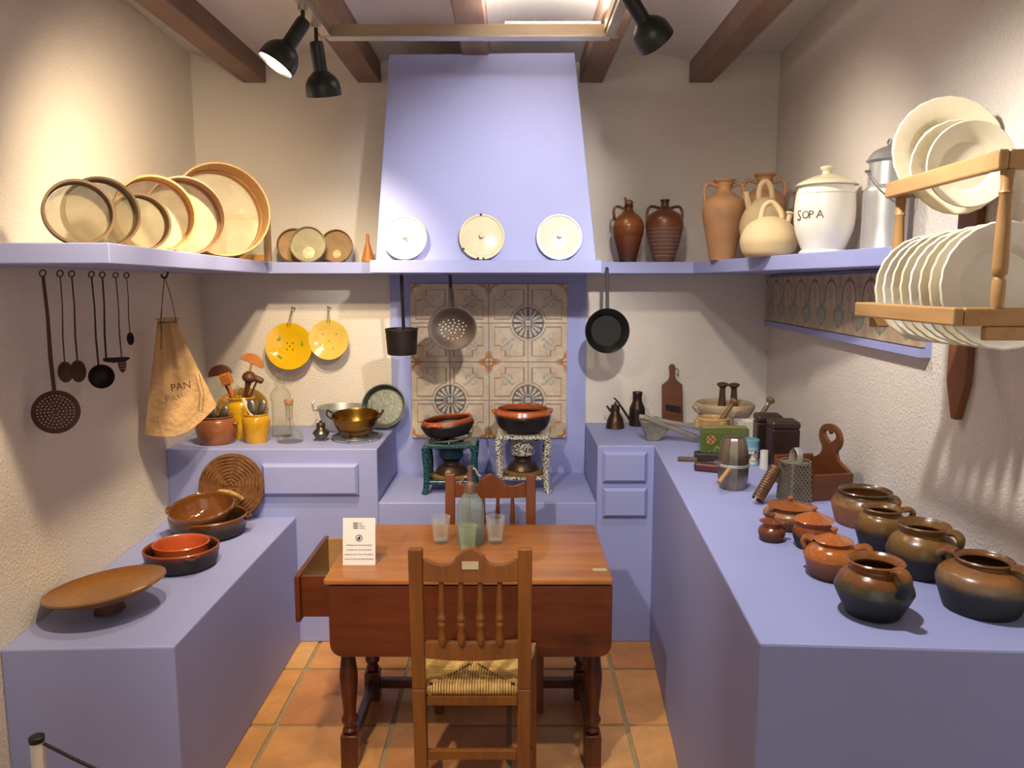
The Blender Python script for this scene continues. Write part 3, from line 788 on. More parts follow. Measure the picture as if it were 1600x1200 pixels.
# coiled esparto mat leaning on the counter front
p = AY(357, 800, 3.40); s = mpp(765, 3.42)
t = thing('esparto_mat', 'round coiled straw mat leaning against the lilac counter front', 'mat', (p.x, 3.437, ZB + 2e-3), None)
m = MB(); n = 9; R = 53 * s
pts = []
turns = 9
for k in range(turns * 26):
    a = k / 26 * 2 * PI; r = .008 + (R - .012) * k / (turns * 26)
    pts.append((r * math.cos(a), r * math.sin(a), .004 * math.sin(k * 1.7)))
tl_ = math.radians(78)
m.tube(pts, .0085, 6)
m.lathe([(0, -.004), (R * .97, -.004), (R * .97, .004), (0, .004)], 32)
m.build('coil', M_STRAW, t, (0, .012, R * math.sin(tl_) + .006), (tl_, 0, 0), smooth=60)
m = MB()
m.tube(sm([(-.05, -.03, .125), (-.02, -.075, .155), (.03, -.075, .150), (.062, -.03, .11)], 5), .011, 8)
m.build('rope_loop', M_RUSH, t, smooth=60)

# ================================================================== BARRIER
p = AY(57, 1152, 1.90)
t = thing('barrier_post', 'short white barrier post with black cap in front of the bench', 'post', (p.x, 1.90, 0), None, 'barrier posts')
MB().lathe([(0, 0), (.09, 0), (.09, .012), (.017, .016), (.017, p.z - .012), (0, p.z - .012)], 24).build('pole', mat('white post paint', 'E6E0D8', .4), t)
MB().lathe([(0, p.z - .012), (.019, p.z - .012), (.0195, p.z + .002), (.013, p.z + .006), (0, p.z + .006)], 24).build('cap', M_BLACK, t)
q = Vector((.95, 1.28, 0))
t2 = thing('barrier_post', 'second white barrier post standing in front of the right counter', 'post', q, None, 'barrier posts')
MB().lathe([(0, 0), (.09, 0), (.09, .012), (.017, .016), (.017, p.z - .012), (0, p.z - .012)], 24).build('pole', MATS['white post paint'], t2)
MB().lathe([(0, p.z - .012), (.019, p.z - .012), (.0195, p.z + .002), (.013, p.z + .006), (0, p.z + .006)], 24).build('cap', M_BLACK, t2)
A = Vector((p.x + .018, 1.90, p.z - .018)); B = Vector((q.x - .018, q.y, p.z - .018))
pts = []
for k in range(25):
    f = k / 24; z = A.lerp(B, f); z.z -= .16 * (1 - (2 * f - 1) ** 2); pts.append(z)
tag(MB().tube(pts, .0045, 8).build('rope_barrier', M_BLACK), 'thin black barrier cord running from the white post', 'cord')

# ================================================================== LEFT COUNTER
def lathe_thing(name, prof, m, label, cat, loc, rot=None, group=None, seg=32):
    return tag(MB().lathe(prof, seg).build(name, m, loc=loc, rot=rot), label, cat, group)
m_brownpot = mat('brown stoneware', '8A5230', .3, 0, .18, 8, coat=.25)
c, s, cs, sn = spot(340, 697, 24, ZCL)
PB = c.copy()
t = thing('stoneware_pot', 'brown two-lugged stoneware pot full of spoons by the wall', 'pot', c)
hh_ = (690 - 648) * s / cs
MB().lathe(vessel([(24 * s, 0), (28 * s, hh_ * .2), (31 * s, hh_ * .55), (28 * s, hh_ * .85), (25 * s, hh_ * .93), (27 * s, hh_)], .006), 36).build('pot_body', m_brownpot, t)
for sx in (-1, 1):
    MB().lathe([(0, -.008), (.011, -.006), (.014, 0), (.011, .006), (0, .008)], 14).build('lug', m_brownpot, t, (sx * 31 * s, -.015, hh_ * .75))
def utensil(name, base, tipoff, label, cat, group, kind, m, ln):
    """long tool standing in a pot: base = foot inside pot, tipoff = horizontal lean, ln = length"""
    d = Vector((tipoff[0], tipoff[1], 1)).normalized()
    t = thing(name, label, cat, base, facing_up(d), group)
    if kind == 'spoon':
        MB().tube([(0, 0, 0), (0, 0, ln * .72)], [.004, .004], 6).build('handle', m, t)
        MB().lathe(sm([(0, 0), (.014, .012), (.021, .040), (.015, .066), (0, .076)], 3), 14, Matrix.Diagonal((1, .3, 1, 1))).build('bowl', m, t, (0, 0, ln * .72 - .004))
    elif kind == 'ladle':
        MB().tube([(0, 0, 0), (0, 0, ln - .04)], [.007, .006], 8).build('handle', m, t)
        n = 14
        poly = [(.060 * math.cos(PI * k / n), .052 * math.sin(PI * k / n)) for k in range(n + 1)]
        MB().prism(poly, -.008, .008, Matrix.Rotation(PI / 2, 4, 'X')).build('blade', m, t, (0, 0, ln - .045), (0, 0.25, 0), smooth=30, bevel=.003)
    elif kind == 'tenderiser':
        MB().tube([(0, 0, 0), (0, 0, ln * .5), (0, 0, ln * .55), (0, 0, ln - .06)], [.008, .010, .013, .009], 10).build('handle', m, t)
        h = MB().box((-.024, -.014, 0), (.024, .014, .055)).build('head', m, t, (0, 0, ln - .06), smooth=0)
        for i in range(5):
            for j in range(5):
                k = MB().hexa([(-.0036, 0, -.0036), (.0036, 0, -.0036), (.0036, 0, .0036), (-.0036, 0, .0036)][::-1], [(-.0012, -.006, -.0012), (.0012, -.006, -.0012), (.0012, -.006, .0012), (-.0012, -.006, .0012)][::-1])
                k.build('tooth', M_ORANGEW, h, (-.019 + i * .0095, -.0145, .008 + j * .0098), smooth=0)
    elif kind == 'mallet':
        MB().tube([(0, 0, 0), (0, 0, ln - .03)], [.005, .005], 8).build('handle', m, t)
        MB().lathe(sm([(0, -.028), (.013, -.026), (.016, 0), (.013, .026), (0, .028)], 3), 16, Matrix.Rotation(PI / 2, 4, 'Y')).build('head', m, t, (0, 0, ln - .02))
    elif kind == 'masher':
        MB().tube([(0, 0, 0), (0, 0, ln - .09), (0, 0, ln - .05)], [.008, .012, .018], 10).build('handle', m, t)
        MB().lathe(sm([(0, 0), (.022, .004), (.034, .018), (.032, .034), (.018, .05), (0, .056)], 3), 18).build('head', m, t, (0, 0, ln - .06))
    elif kind == 'fork':
        MB().tube([(0, 0, 0), (0, 0, ln * .7)], [.003, .004], 6).build('handle', m, t)
        k = MB().box((-.010, -.0015, 0), (.010, .0015, .018))
        for i in range(4): k.box((-.010 + i * .0058, -.0013, .018), (-.0074 + i * .0058, .0013, .058))
        k.build('tines', m, t, (0, 0, ln * .7), smooth=0)
    elif kind == 'knife':
        MB().box((-.008, -.0025, ln * .4), (.008, .0025, ln)).build('handle', M_WHITEP, t, smooth=0, bevel=.002)
        MB().box((-.009, -.0008, 0), (.009, .0008, ln * .4)).build('blade', m, t, smooth=0)
    elif kind == 'whisk':
        MB().tube([(0, 0, 0), (0, 0, ln * .5)], .006, 8).build('handle', m, t)
        k = MB()
        for i in range(5):
            a = i * PI / 5
            k.tube([(math.cos(a) * .026 * math.sin(j * PI / 9) , math.sin(a) * .026 * math.sin(j * PI / 9), ln * .5 * (1 - math.cos(j * PI / 9)) / 2 * .98) for j in range(10)], .0008, 4)
            k.tube([(-math.cos(a) * .026 * math.sin(j * PI / 9), -math.sin(a) * .026 * math.sin(j * PI / 9), ln * .5 * (1 - math.cos(j * PI / 9)) / 2 * .98) for j in range(10)], .0008, 4)
        k.build('wires', M_STEEL, t, (0, 0, ln * .5))
    return t
def facing_up(d):
    return Vector((0, 0, 1)).rotation_difference(Vector(d))
for k, (dx, dy, tx, nm) in enumerate(((-.03, .01, -.62, 'leftmost'), (-.005, -.01, -.12, 'middle'), (.02, .01, .42, 'rightmost'))):
    utensil('spoon', PB + Vector((-tx * .06, dy, .008)), (tx, 0), '%s steel spoon standing in the brown stoneware pot' % nm, 'spoon', 'spoons in the brown pot', 'spoon', M_STEEL, .155)
# tall yellow jar with wooden tools
c, s, cs, sn = spot(379, 690, 17, ZCL)
c.y += .05; c.x *= c.y / (c.y - .05)
PJ = c.copy()
hj = (685 - 622) * s / cs
lathe_thing('glazed_jar', vessel([(17 * s, 0), (18 * s, hj * .1), (21 * s, hj * .55), (21 * s, hj * .8), (18 * s, hj * .92), (22 * s, hj)], .006), M_YELLOW,
            'tall yellow glazed jar full of wooden kitchen tools', 'jar', c)
for (kind, tx, ty, ln, m, lab, nm) in (
        ('ladle', -.475, .05, .380, M_BROWNW, 'dark half-round wooden ladle at the left of the tall yellow jar', 'wooden_ladle'),
        ('tenderiser', -.30, -.10, .335, M_ORANGEW, 'wooden meat tenderiser with toothed square head in the tall yellow jar', 'meat_tenderiser'),
        ('ladle', .18, .14, .410, M_ORANGEW, 'orange half-round wooden scoop at the top of the tall yellow jar', 'wooden_ladle'),
        ('masher', .26, -.05, .34, M_BROWNW, 'dark wooden masher in the middle of the tall yellow jar', 'wooden_masher'),
        ('mallet', .475, -.02, .335, M_BROWNW, 'small wooden mallet leaning right in the tall yellow jar', 'wooden_mallet'),
        ('whisk', .0, -.12, .260, M_BROWNW, 'wire whisk standing in the tall yellow jar', 'whisk')):
    utensil(nm, PJ + Vector((-tx * .095, -ty * .06, .009)), (tx, ty), lab, nm.split('_')[-1], 'wooden tools in the yellow jar', kind, m, ln)
# short yellow pot with cutlery
c, s, cs, sn = spot(402, 694, 16, ZCL)
PK = c.copy()
hk = (689 - 645) * s / cs
lathe_thing('glazed_pot', vessel([(16 * s, 0), (18 * s, hk * .2), (21.5 * s, hk * .7), (20 * s, hk * .88), (18 * s, hk * .93), (19 * s, hk)], .005), mat('mustard glaze', 'C89414', .15, 0, .14, 5, coat=.6),
            'short yellow glazed pot full of cutlery', 'pot', c)
for kind, tx, ln, lab in (('knife', -.48, .23, 'white-handled knife standing in the short yellow pot'), ('spoon', -.26, .185, 'dark spoon at the left of the short yellow pot'),
                          ('fork', .0, .195, 'steel fork in the middle of the short yellow pot'), ('spoon', .30, .185, 'dark spoon at the right of the short yellow pot'), ('fork', .62, .19, 'steel fork leaning far right in the short yellow pot')):
    utensil(kind, PK + Vector((-tx * .075, .002, .007)), (tx, .04), lab, kind, 'cutlery in the short yellow pot', kind, M_STEEL, ln)
# plate standing behind the jars
p = AY(383, 655, 4.03); s = mpp(655, 4.03)
R = 39 * s
t = tag(MB().lathe([(0, .0), (R * .5, .0), (R * .62, .008), (R, .018), (R, .023), (R * .6, .014), (0, .006)], 40).build('plate', mat('ochre plate glaze', 'A8803A', .25, 0, .25, 7, coat=.3),
        loc=(p.x, 3.995, ZCL + R * .73), rot=facing((.1, -.72, .68))), 'ochre plate standing against the wall behind the yellow jars', 'plate')
# glass bottle and cruet
c, s, cs, sn = spot(441, 690, 15, ZCL)
c.y += .09; c.x *= (c.y / (c.y - .09))
hb = (684 - 585) * s / cs
lathe_thing('glass_bottle', [(0, 0)] + [tuple(q) for q in sm([(15 * s, 0), (16 * s, .01), (14 * s, hb * .40), (14.5 * s, hb * .55), (16 * s, hb * .62), (14 * s, hb * .71), (7 * s, hb * .79), (8 * s, hb * .82), (8 * s, hb * .86), (5 * s, hb * .89), (4.6 * s, hb * .99), (5.2 * s, hb)], 3)] + [(4 * s, hb), (4 * s, hb * .9), (0, hb * .9)],
            M_BOTTLE, 'tall clear ribbed-neck glass bottle on the left counter', 'bottle', c)
c, s, cs, sn = spot(455, 692, 16, ZCL)
c.y -= .015
t = thing('glass_cruet', 'clear glass cruet with cork stopper in front of the tall bottle', 'cruet', c)
MB().lathe([(0, 0)] + [tuple(q) for q in sm([(19 * s, 0), (20 * s, .012), (16 * s, .045), (8 * s, .075), (5.5 * s, .12), (6 * s, .17), (6.5 * s, .185)], 3)] + [(5.5 * s, .185), (5 * s, .12), (0, .1)], 24).build('cruet_body', M_BOTTLE, t)
MB().lathe([(0, .180), (5 * s, .180), (7 * s, .195), (6.6 * s, .208), (0, .209)], 16).build('cork', mat('cork', 'B98A5C', .8, 0, .2, 40), t)
MB().tube(sm([(-14 * s, 0, .02), (-21 * s, 0, .07), (-24 * s, 0, .125)], 4), [.011, .01, .009, .008, .007, .006, .0055, .005, .004], 8).build('spout', M_BOTTLE, t)
# small silver sugar pot on three feet
c, s, cs, sn = spot(502, 690, 8, ZCL)
t = thing('sugar_pot', 'tiny dark silver lidded pot on three feet', 'pot', c)
MB().lathe(sm([(0, .012), (8 * s, .015), (12.5 * s, .035), (12.5 * s, .042), (8 * s, .058), (6 * s, .066), (6.6 * s, .068), (6.6 * s, .085), (5 * s, .089), (0, .093)], 2), 24).build('pot_body', mat('tarnished silver', '6E665A', .3, .9, .3, 20), t)
MB().lathe([(0, .091), (2 * s, .092), (2.4 * s, .097), (0, .101)], 12).build('knob', MATS['tarnished silver'], t)
for k in range(3):
    a = k * 2 * PI / 3 - .6
    MB().tube([(7 * s * math.cos(a), 7 * s * math.sin(a), .022), (11 * s * math.cos(a), 11 * s * math.sin(a), .0)], [.003, .002], 6).build('foot', MATS['tarnished silver'], t)
# aluminium basin behind, brass pan on a trivet, grey mould leaning
c, s, cs, sn = spot(536, 683, 22, ZCL)
c.y += .118; c.x -= .03
hh_ = (672 - 634) * s / cs
t = thing('metal_basin', 'grey metal basin with two upright handles behind the brass pan', 'basin', c)
MB().lathe(vessel([(22 * s, 0), (30 * s, hh_ * .25), (36 * s, hh_ * .8), (38 * s, hh_)], .0025), 36).build('basin_body', M_ALU, t)
for sx in (-1, 1):
    MB().tube(sm([(sx * 35 * s, -.01, hh_ * .85), (sx * 45 * s, 0, hh_ * .85), (sx * 46 * s, .0, hh_ * 1.1), (sx * 44 * s, .01, hh_ * 1.22)], 4), .0055).build('handle', M_ALU, t)
c, s, cs, sn = spot(557, 692, 30, ZCL)
t = thing('trivet', 'black three-footed iron trivet under the brass pan', 'trivet', c)
m = MB(); R = 36 * s
m.tube([(R * math.cos(k * PI / 16), R * math.sin(k * PI / 16), .016) for k in range(32)], .005, 8, closed=True)
m.tube([(R * .55 * math.cos(k * PI / 16), R * .55 * math.sin(k * PI / 16), .016) for k in range(32)], .004, 8, closed=True)
for k in range(3): m.tube([(0, 0, .016), (R * math.cos(k * 2.094 + .3), R * math.sin(k * 2.094 + .3), .016)], .004, 6)
m.build('ring', mat('pale iron', '7E7A6E', .45, .7), t)
for k in range(3):
    a = k * 2.094 + .3 + 1.0
    MB().tube([(R * math.cos(a), R * math.sin(a), .014), ((R + .008) * math.cos(a), (R + .008) * math.sin(a), 0)], [.005, .004], 6).build('foot', MATS['pale iron'], t)
cb = c + Vector((0, .0, .0215))
hh_ = .105
t = thing('brass_pan', 'golden brass pan with two loop handles on the trivet', 'pan', cb + Vector((0, 0, .004)), (math.radians(7), 0, 0))
MB().lathe(vessel([(16 * s, 0), (24 * s, .012), (32 * s, .05), (36 * s, .095), (37 * s, .1)], .0025), 40).build('pan_body', M_BRASS, t)
for sx in (-1, 1):
    MB().tube(sm([(sx * 33 * s, -.035, .085), (sx * 41 * s, -.032, .105), (sx * 43 * s, 0, .122), (sx * 41 * s, .032, .105), (sx * 33 * s, .035, .085)], 5), .004).build('handle', M_IRON, t)
p = AY(606, 635, 3.98); s = mpp(635, 3.98); R = 34 * s
t = thing('baking_mould', 'round grey speckled baking mould leaning against the hearth panel', 'mould', (p.x - .02, 4.02, ZCL + R * .95 + .004), facing((-.06, -1, .35)))
MB().lathe([(0, -.004), (R * .82, -.004), (R * .9, .0), (R, .040), (R + .003, .042), (R - .003, .042), (R * .86, .004), (0, .002)], 44).build('mould_body', mat('dark grey enamel', '4E524C', .35, .3, .2, 30), t)
MB().lathe([(0, .0025), (R * .80, .0025), (R * .80, .006), (0, .006)], 44).build('mould_floor', M_ZINC, t)

# ================================================================== YELLOW PLATES ON THE BACK WALL
def wall_plate(u, v, r, nail, m, label, dots):
    s = mpp(v, YW - .06); p = AY(u, v, YW - .070); R = r * s
    t = thing('hanging_plate', label, 'plate', p, facing((0, -1, .12)), 'yellow plates on the back wall')
    MB().lathe([(0, -.014), (R * .45, -.014), (R * .6, -.006), (R, .006), (R, .011), (R * .62, .0), (R * .5, -.006), (0, -.007)], 44).build('plate_body', m, t)
    for du, dv, dr, dm in dots:
        x, y = du * s, -dv * s; rr = math.hypot(x, y) / R
        z = -.0062 if rr < .5 else -.006 + (rr - .5) / .5 * .0175
        MB().lathe([(0, 0), (dr * s, 0), (dr * s * .9, .0008), (0, .001)], 12).build('painted_spot', dm, t, (x, y, z))
    q = AY(nail[0], nail[1], YW - .05)
    loc = lambda w: facing((0, -1, .12)).inverted() @ (Vector(w) - p)
    m2 = MB()
    for dx in (-.004, .004):
        m2.tube([loc(q + Vector((0, -.006, 0))), loc(p + Vector((dx * 1.6, -.004, R * .86)))], .0016, 5)
    m2.build('string', M_STRING, t)
    n = MB().tube([tuple(q + Vector((0, .052, -.006))), tuple(q + Vector((0, -.02, .003)))], .003, 8).build('nail', M_IRON)
    tag(n, 'iron nail above the %s' % ('larger yellow plate' if r > 34 else 'smaller pale yellow plate'), 'nail', 'nails in the back wall')
md, mg = mat('brown dot', '4A2A10', .4), mat('green blotch', '7C9A20', .3, 0, .3, 30)
wall_plate(452, 541, 36.5, (457, 481), mat('bright yellow glaze', 'E6B40C', .12, 0, .08, 5, coat=.6), 'larger bright yellow plate with green blotches hanging on the back wall',
           [(0, 0, 1.2, md), (-4, -5, 1.2, md), (5, -5, 1.2, md), (-4, 5, 1.2, md), (5, 5, 1.2, md), (14, -17, 1.2, md), (15, 17, 1.2, md), (-18, 15, 1.2, md), (-18, -13, 5, mg), (-16, 19, 5, mg), (22, -4, 4.5, mg)])
wall_plate(514, 531, 31, (513, 480), mat('pale yellow glaze', 'E0BE5A', .14, 0, .06, 5, coat=.5), 'smaller pale yellow plate hanging on the back wall',
           [(0, 2, 1, md), (-10, -9, 1, md), (11, -9, 1, md), (-21, -4, 1, md), (-14, 8, 1, md), (18, 5, 1, md), (6, 14, 1, md), (-7, 18, 1, md)])

# ================================================================== UTENSILS AND BAG ON THE LEFT WALL
def wallY(u, v, off=.085):                           # where a pixel column meets the left wall, a little in front of it
    k, dy, _ = ray(u, v)
    return (-1.40 + off) / (k / dy + .059)
def hang(u, v0, v1, label, kind, u1, rpx, m, hr=2.0, extra=None):
    """iron tool on a hook under the shelf; handle from (u,v0) to (u1,v1) top of the head"""
    Y = wallY(u, v0)
    A = AY(u, v0, Y); s = mpp(v1, Y); B = AY(u1, v1, Y + .02)
    A.z = min(A.z, ZS0 - .022)
    t = thing(kind if kind != 'turner' else 'angled_turner', label, 'utensil', A, None, 'iron tools under the left shelf')
    D = B - A
    hk = MB().tube([(0.010 * math.cos(a), 0.010 * math.sin(a) * .3, .003 + .010 * math.sin(a)) for a in [j * PI / 8 for j in range(16)]], .0022, 6, closed=True)
    hk.build('ring', m, t)
    MB().tube([(0, 0, -.006), D * .35 + Vector((0, .004, 0)), D * .7 + Vector((0, -.003, 0)), D], [hr * s * .8, hr * s * .8, hr * s, hr * s * .9], 8, flat=.55).build('handle', m, t)
    nrm = Vector((.62, -.78, .05))
    R = rpx * s
    if kind == 'skimmer':
        o = MB().lathe(sm([(0, -.012), (R * .6, -.009), (R * .96, .0), (R, .002), (R * .97, .003), (R * .6, -.006), (0, -.009)], 2), 40).build('disc', m, t, D + Vector((0, 0, -R * .95)), facing(nrm))
        for ring in range(1, 6):
            for j in range(ring * 6):
                a = j / (ring * 6) * 2 * PI; r_ = R * .15 * ring
                MB().lathe([(0, 0), (.0026, 0), (.0026, .0008), (0, .0008)], 6).build('hole', mat('pierced hole', 'B59A84', .8), o, (r_ * math.cos(a), r_ * math.sin(a), (-.0085 + .003 * (r_ / R / .6) if r_ < .6 * R else -.0052 + .009 * (r_ / R - .6) / .37)))
    elif kind in ('spoon', 'small_spoon'):
        e = 1.55 if kind == 'spoon' else 1.9
        MB().lathe(sm([(0, -.012), (R * .6, -.008), (R, 0), (R * .96, .002), (R * .5, -.005), (0, -.008)], 2), 28, Matrix.Diagonal((1, e, 1, 1))).build('bowl', m, t, D + Vector((0, 0, -R * e * .95)), facing(nrm))
    elif kind == 'ladle':
        MB().lathe(sm([(0, -.03), (R * .55, -.024), (R * .9, -.008), (R, .002), (R * .96, .003), (R * .82, -.006), (R * .5, -.02), (0, -.026)], 2), 32).build('bowl', m, t, D + Vector((.012, -.008, -R * .9)), facing(nrm))
    elif kind == 'turner':
        w_ = 40 * s
        d = Vector((.5, .86, 0)) * .0 + Vector((.40, .9, 0)).normalized()
        pl = [(0, -.010), (w_ * .25, -.016), (w_ * .8, -.015), (w_ * 1.0, -.006), (w_ * .98, 0), (w_ * .3, .002), (0, .004)]
        M = Matrix(((.42, -.91, 0, 0), (.91, .42, 0, 0), (0, 0, 1, 0), (0, 0, 0, 1))) @ Matrix.Rotation(PI / 2, 4, 'X')
        MB().prism(pl, -.020, .012, M).build('blade', m, t, D, smooth=30, bevel=.004)
    elif kind == 'slotted_scoop':
        pl = [(-5.5 * s, 0), (5.5 * s, 0), (6 * s, -12 * s), (4 * s, -21 * s), (0, -25 * s), (-4 * s, -21 * s), (-6 * s, -12 * s)]
        o = MB().prism(pl, -.0015, .0015).build('blade', m, t, D, facing(nrm), smooth=0)
        for i in range(4):
            for j in range(3):
                MB().lathe([(0, 0), (.0022, 0), (.0022, .0006), (0, .0006)], 6).build('hole', MATS['pierced hole'], o, ((j - 1) * 3 * s, -5 * s - i * 4.4 * s, .0016))
    return t
hang(66, 417, 612, 'big pierced iron skimmer, leftmost tool under the left shelf', 'skimmer', 85, 34, M_RUST, 4.6)
hang(93, 417, 566, 'iron spoon hanging next to the big pierced skimmer', 'spoon', 101, 10.5, M_RUST, 1.6)
hang(111, 417, 564, 'flat iron spoon, third tool from the left under the shelf', 'spoon', 121, 11, M_RUST, 2.2)
hang(142, 418, 571, 'round-bowled iron ladle in the middle of the hanging tools', 'ladle', 154, 19, M_IRON, 2.2)
hang(159, 418, 561, 'iron turner with its blade bent sideways', 'turner', 166, 10, M_IRON, 2.4)
hang(180, 419, 558, 'narrow slotted iron scoop behind the bent turner', 'slotted_scoop', 190, 10, M_RUST, 1.6)
hang(197, 421, 520, 'smallest iron spoon, rightmost tool under the left shelf', 'small_spoon', 203, 5.2, M_IRON, 1.2)
# bread bag
Yb = 3.26
p = AY(262, 505, Yb); s = mpp(590, Yb)
M_BAG = mat('tan cotton cloth', 'C8A070', .85, 0, .08, 6, .6, 13, .03)
t = thing('cloth_bag', 'tan drawstring cloth bread bag hanging on the left wall', 'bag', p, (0, 0, math.radians(38)))
nx, nz = 30, 26
vs, fs = [], []
for side in (-1, 1):
    for j in range(nz + 1):
        f = j / nz
        Lx, Lz = -15 - 27 * f, -170 * f
        Rx, Rz = 13 + 54 * f ** 1.05, -135 * f
        for i in range(nx + 1):
            g = i / nx
            x = Lx + (Rx - Lx) * g; z = Lz + (Rz - Lz) * g - 20 * f * math.sin(PI * g) ** 1.0
            if j == 0: z += 3 * math.sin(g * 25)
            bul = math.sin(PI * g) ** .6 * (5 + 12 * f * (1 - .55 * f))
            fold = math.sin(g * 19 + side + f * 1.5) * 3.6 * (1 - f) ** .8 + math.sin(g * 8 - f * 5) * 2.4 + math.sin(g * 5 + f * 11) * 1.5
            y = side * bul + fold * math.sin(PI * g) ** .4
            vs.append((x * s * 1.02, y * s, z * s))
w1 = nx + 1; off = (nz + 1) * w1
for j in range(nz):
    for i in range(nx):
        a = j * w1 + i
        fs.append((a, a + w1, a + w1 + 1, a + 1)); fs.append((off + a, off + a + 1, off + a + w1 + 1, off + a + w1))
for j in range(nz):
    fs.append((j * w1, off + j * w1, off + (j + 1) * w1, (j + 1) * w1)); a = j * w1 + nx; fs.append((a, a + w1, off + a + w1, off + a))
for i in range(nx):
    a = nz * w1 + i; fs.append((a, off + a, off + a + 1, a + 1))
mm = MB(); mm.add(vs, fs); mm.build('bag_body', M_BAG, t, smooth=80)
m = MB()
for j in range(20):                               # frilled mouth above the drawstring
    a0 = j / 20 * 2 * PI
m.lathe([(13 * s, -3 * s), (11 * s, 2 * s), (15 * s, 8 * s), (14 * s, 8.5 * s), (10 * s, 2 * s)], 40, Matrix.Diagonal((1, .5, 1, 1)), scal=lambda a: .22 * math.sin(a * 9) + .1 * math.sin(a * 4))
m.build('frill', M_BAG, t)
me = textmesh('PAN', 16 * s, .0002); me.materials.clear(); me.materials.append(mat('brown thread', '5A3418', .8))
o = bpy.data.objects.new('lettering', me); COL.objects.link(o); o.parent = t; o.location = (9 * s, -22 * s, -102 * s); o.rotation_euler = (PI / 2, math.radians(-6), math.radians(4))
for k, (x0, x1) in enumerate(((34, 40), (40, 50))):
    MB().tube([(x0 * s, -17 * s, -140 * s), ((x0 + 4) * s, -16 * s, -112 * s), ((x0 - 2) * s, -15.5 * s, -80 * s)], .0012, 5).build('stripe', MATS['brown thread'], t)
nl = AY(257, 432, Yb)
R3 = Euler((0, 0, math.radians(38))).to_quaternion().inverted()
top = R3 @ (nl - p)
m = MB()
for xx, yy in ((-12, -6), (-8, 5), (11, -5)):
    m.tube(sm([tuple(top), (xx * s * .6, yy * s, top.z * .5), (xx * s, yy * s, 2 * s)], 3), .0016, 5)
m.tube(sm([(-12 * s, -7 * s, 2 * s), (-13 * s, -12 * s, -14 * s), (-15 * s, -13 * s, -40 * s)], 3), .0016, 5)
m.tube([(14 * s * math.cos(k * PI / 12), 7.5 * s * math.sin(k * PI / 12), 1.5 * s) for k in range(24)], .0018, 5, closed=True)
m.build('drawstring', M_STRING, t)
k = MB().tube(sm([(nl.x + .012, nl.y + .004, ZS0 + .004), (nl.x + .014, nl.y, nl.z + .012), (nl.x + .004, nl.y, nl.z - .006), (nl.x - .010, nl.y, nl.z - .002), (nl.x - .012, nl.y, nl.z + .010)], 4), .004, 8).build('hook', M_IRON)
tag(k, 'iron hook under the left shelf holding the cloth bag', 'hook')

# ================================================================== LEFT SHELF
def mesh_mat(name, col, alpha):
    m, nt, b = newmat(name); c = lin(col)
    tr = N(nt, 'ShaderNodeBsdfTransparent'); mx = N(nt, 'ShaderNodeMixShader', Fac=alpha)
    n = noise(nt, 25, 4); r = ramp(nt, [(.35, tuple(x * .8 for x in c)), (.65, c)], n.outputs[0]); nt.links.new(r.outputs[0], b.inputs['Base Color'])
    b.inputs['Roughness'].default_value = .8
    out = [q for q in nt.nodes if q.type == 'OUTPUT_MATERIAL'][0]
    nt.links.new(tr.outputs[0], mx.inputs[1]); nt.links.new(b.outputs[0], mx.inputs[2]); nt.links.new(mx.outputs[0], out.inputs[0])
    return m
M_NET = mesh_mat('pale sieve cloth', 'E2D8B8', .48)
M_NETD = mesh_mat('brown sieve cloth', 'B0A07C', .40)
def sieve(u, r, Y, depth, label, hoop, net, d=(.42, -.9, .06), inner=.6):
    s = mpp(340, Y); R = r * s
    p = AY(u, 350, Y); d = Vector(d).normalized()
    lean = math.asin(d.z)
    loc = Vector((p.x, Y, ZS1 + R * math.cos(lean) + .002))
    t = thing('sieve', label, 'sieve', loc, facing(d), 'wooden sieves on the left shelf')
    w_ = .007
    MB().lathe([(R - w_, -depth / 2), (R, -depth / 2), (R, depth / 2), (R - w_, depth / 2), (R - w_, -depth / 2)], 48).build('hoop', hoop, t)
    MB().lathe([(R - w_ - .0005, -depth / 2 - .002), (R - w_ - .003, -depth / 2), (R - w_ - .003, -depth / 2 + depth * .3), (R - w_ - .0005, -depth / 2 + depth * .3)], 48).build('inner_band', hoop, t)
    MB().lathe([(0, -depth / 2 + .004), (R - w_ - .004, -depth / 2 + .003), (R - w_ - .004, -depth / 2 + .0045), (0, -depth / 2 + .0055)], 40).build('sieve_cloth', net, t)
    return t
sieve(124, 50, 2.24, .06, 'small dark sieve, leftmost and nearest on the shelf', M_HOOPD, M_NETD, (.56, -.83, .03))
sieve(159, 54, 2.42, .07, 'dark brown sieve overlapping the leftmost one', M_HOOPD, M_NETD, (.60, -.80, .03))
sieve(218, 44, 2.62, .06, 'smallest sieve with brown cloth in the middle of the row', M_HOOPD, M_NETD, (.60, -.80, .05))
sieve(241, 59, 2.80, .085, 'orange wooden sieve, third largest of the row', M_HOOP, M_NET, (.58, -.81, .06))
sieve(287, 60, 3.04, .095, 'second largest sieve with reddish hoop', woodmat('reddish hoop wood', '86583A', 'A8764E', .5, 4, 0), M_NET, (.58, -.81, .08))
sieve(343, 72, 3.42, .15, 'largest sieve with deep hoop at the right of the row', M_HOOP, mesh_mat('sheer sieve cloth', 'DDD2B0', .34), (.56, -.82, .14))
p = AY(382, 400, 3.68); s = mpp(370, 3.68)
t = thing('framed_screen', 'square wooden framed screen behind the largest sieve', 'screen', (p.x, 3.70, ZS1 + .002), (0, 0, .12))
fw, fh = 78 * s, 72 * s
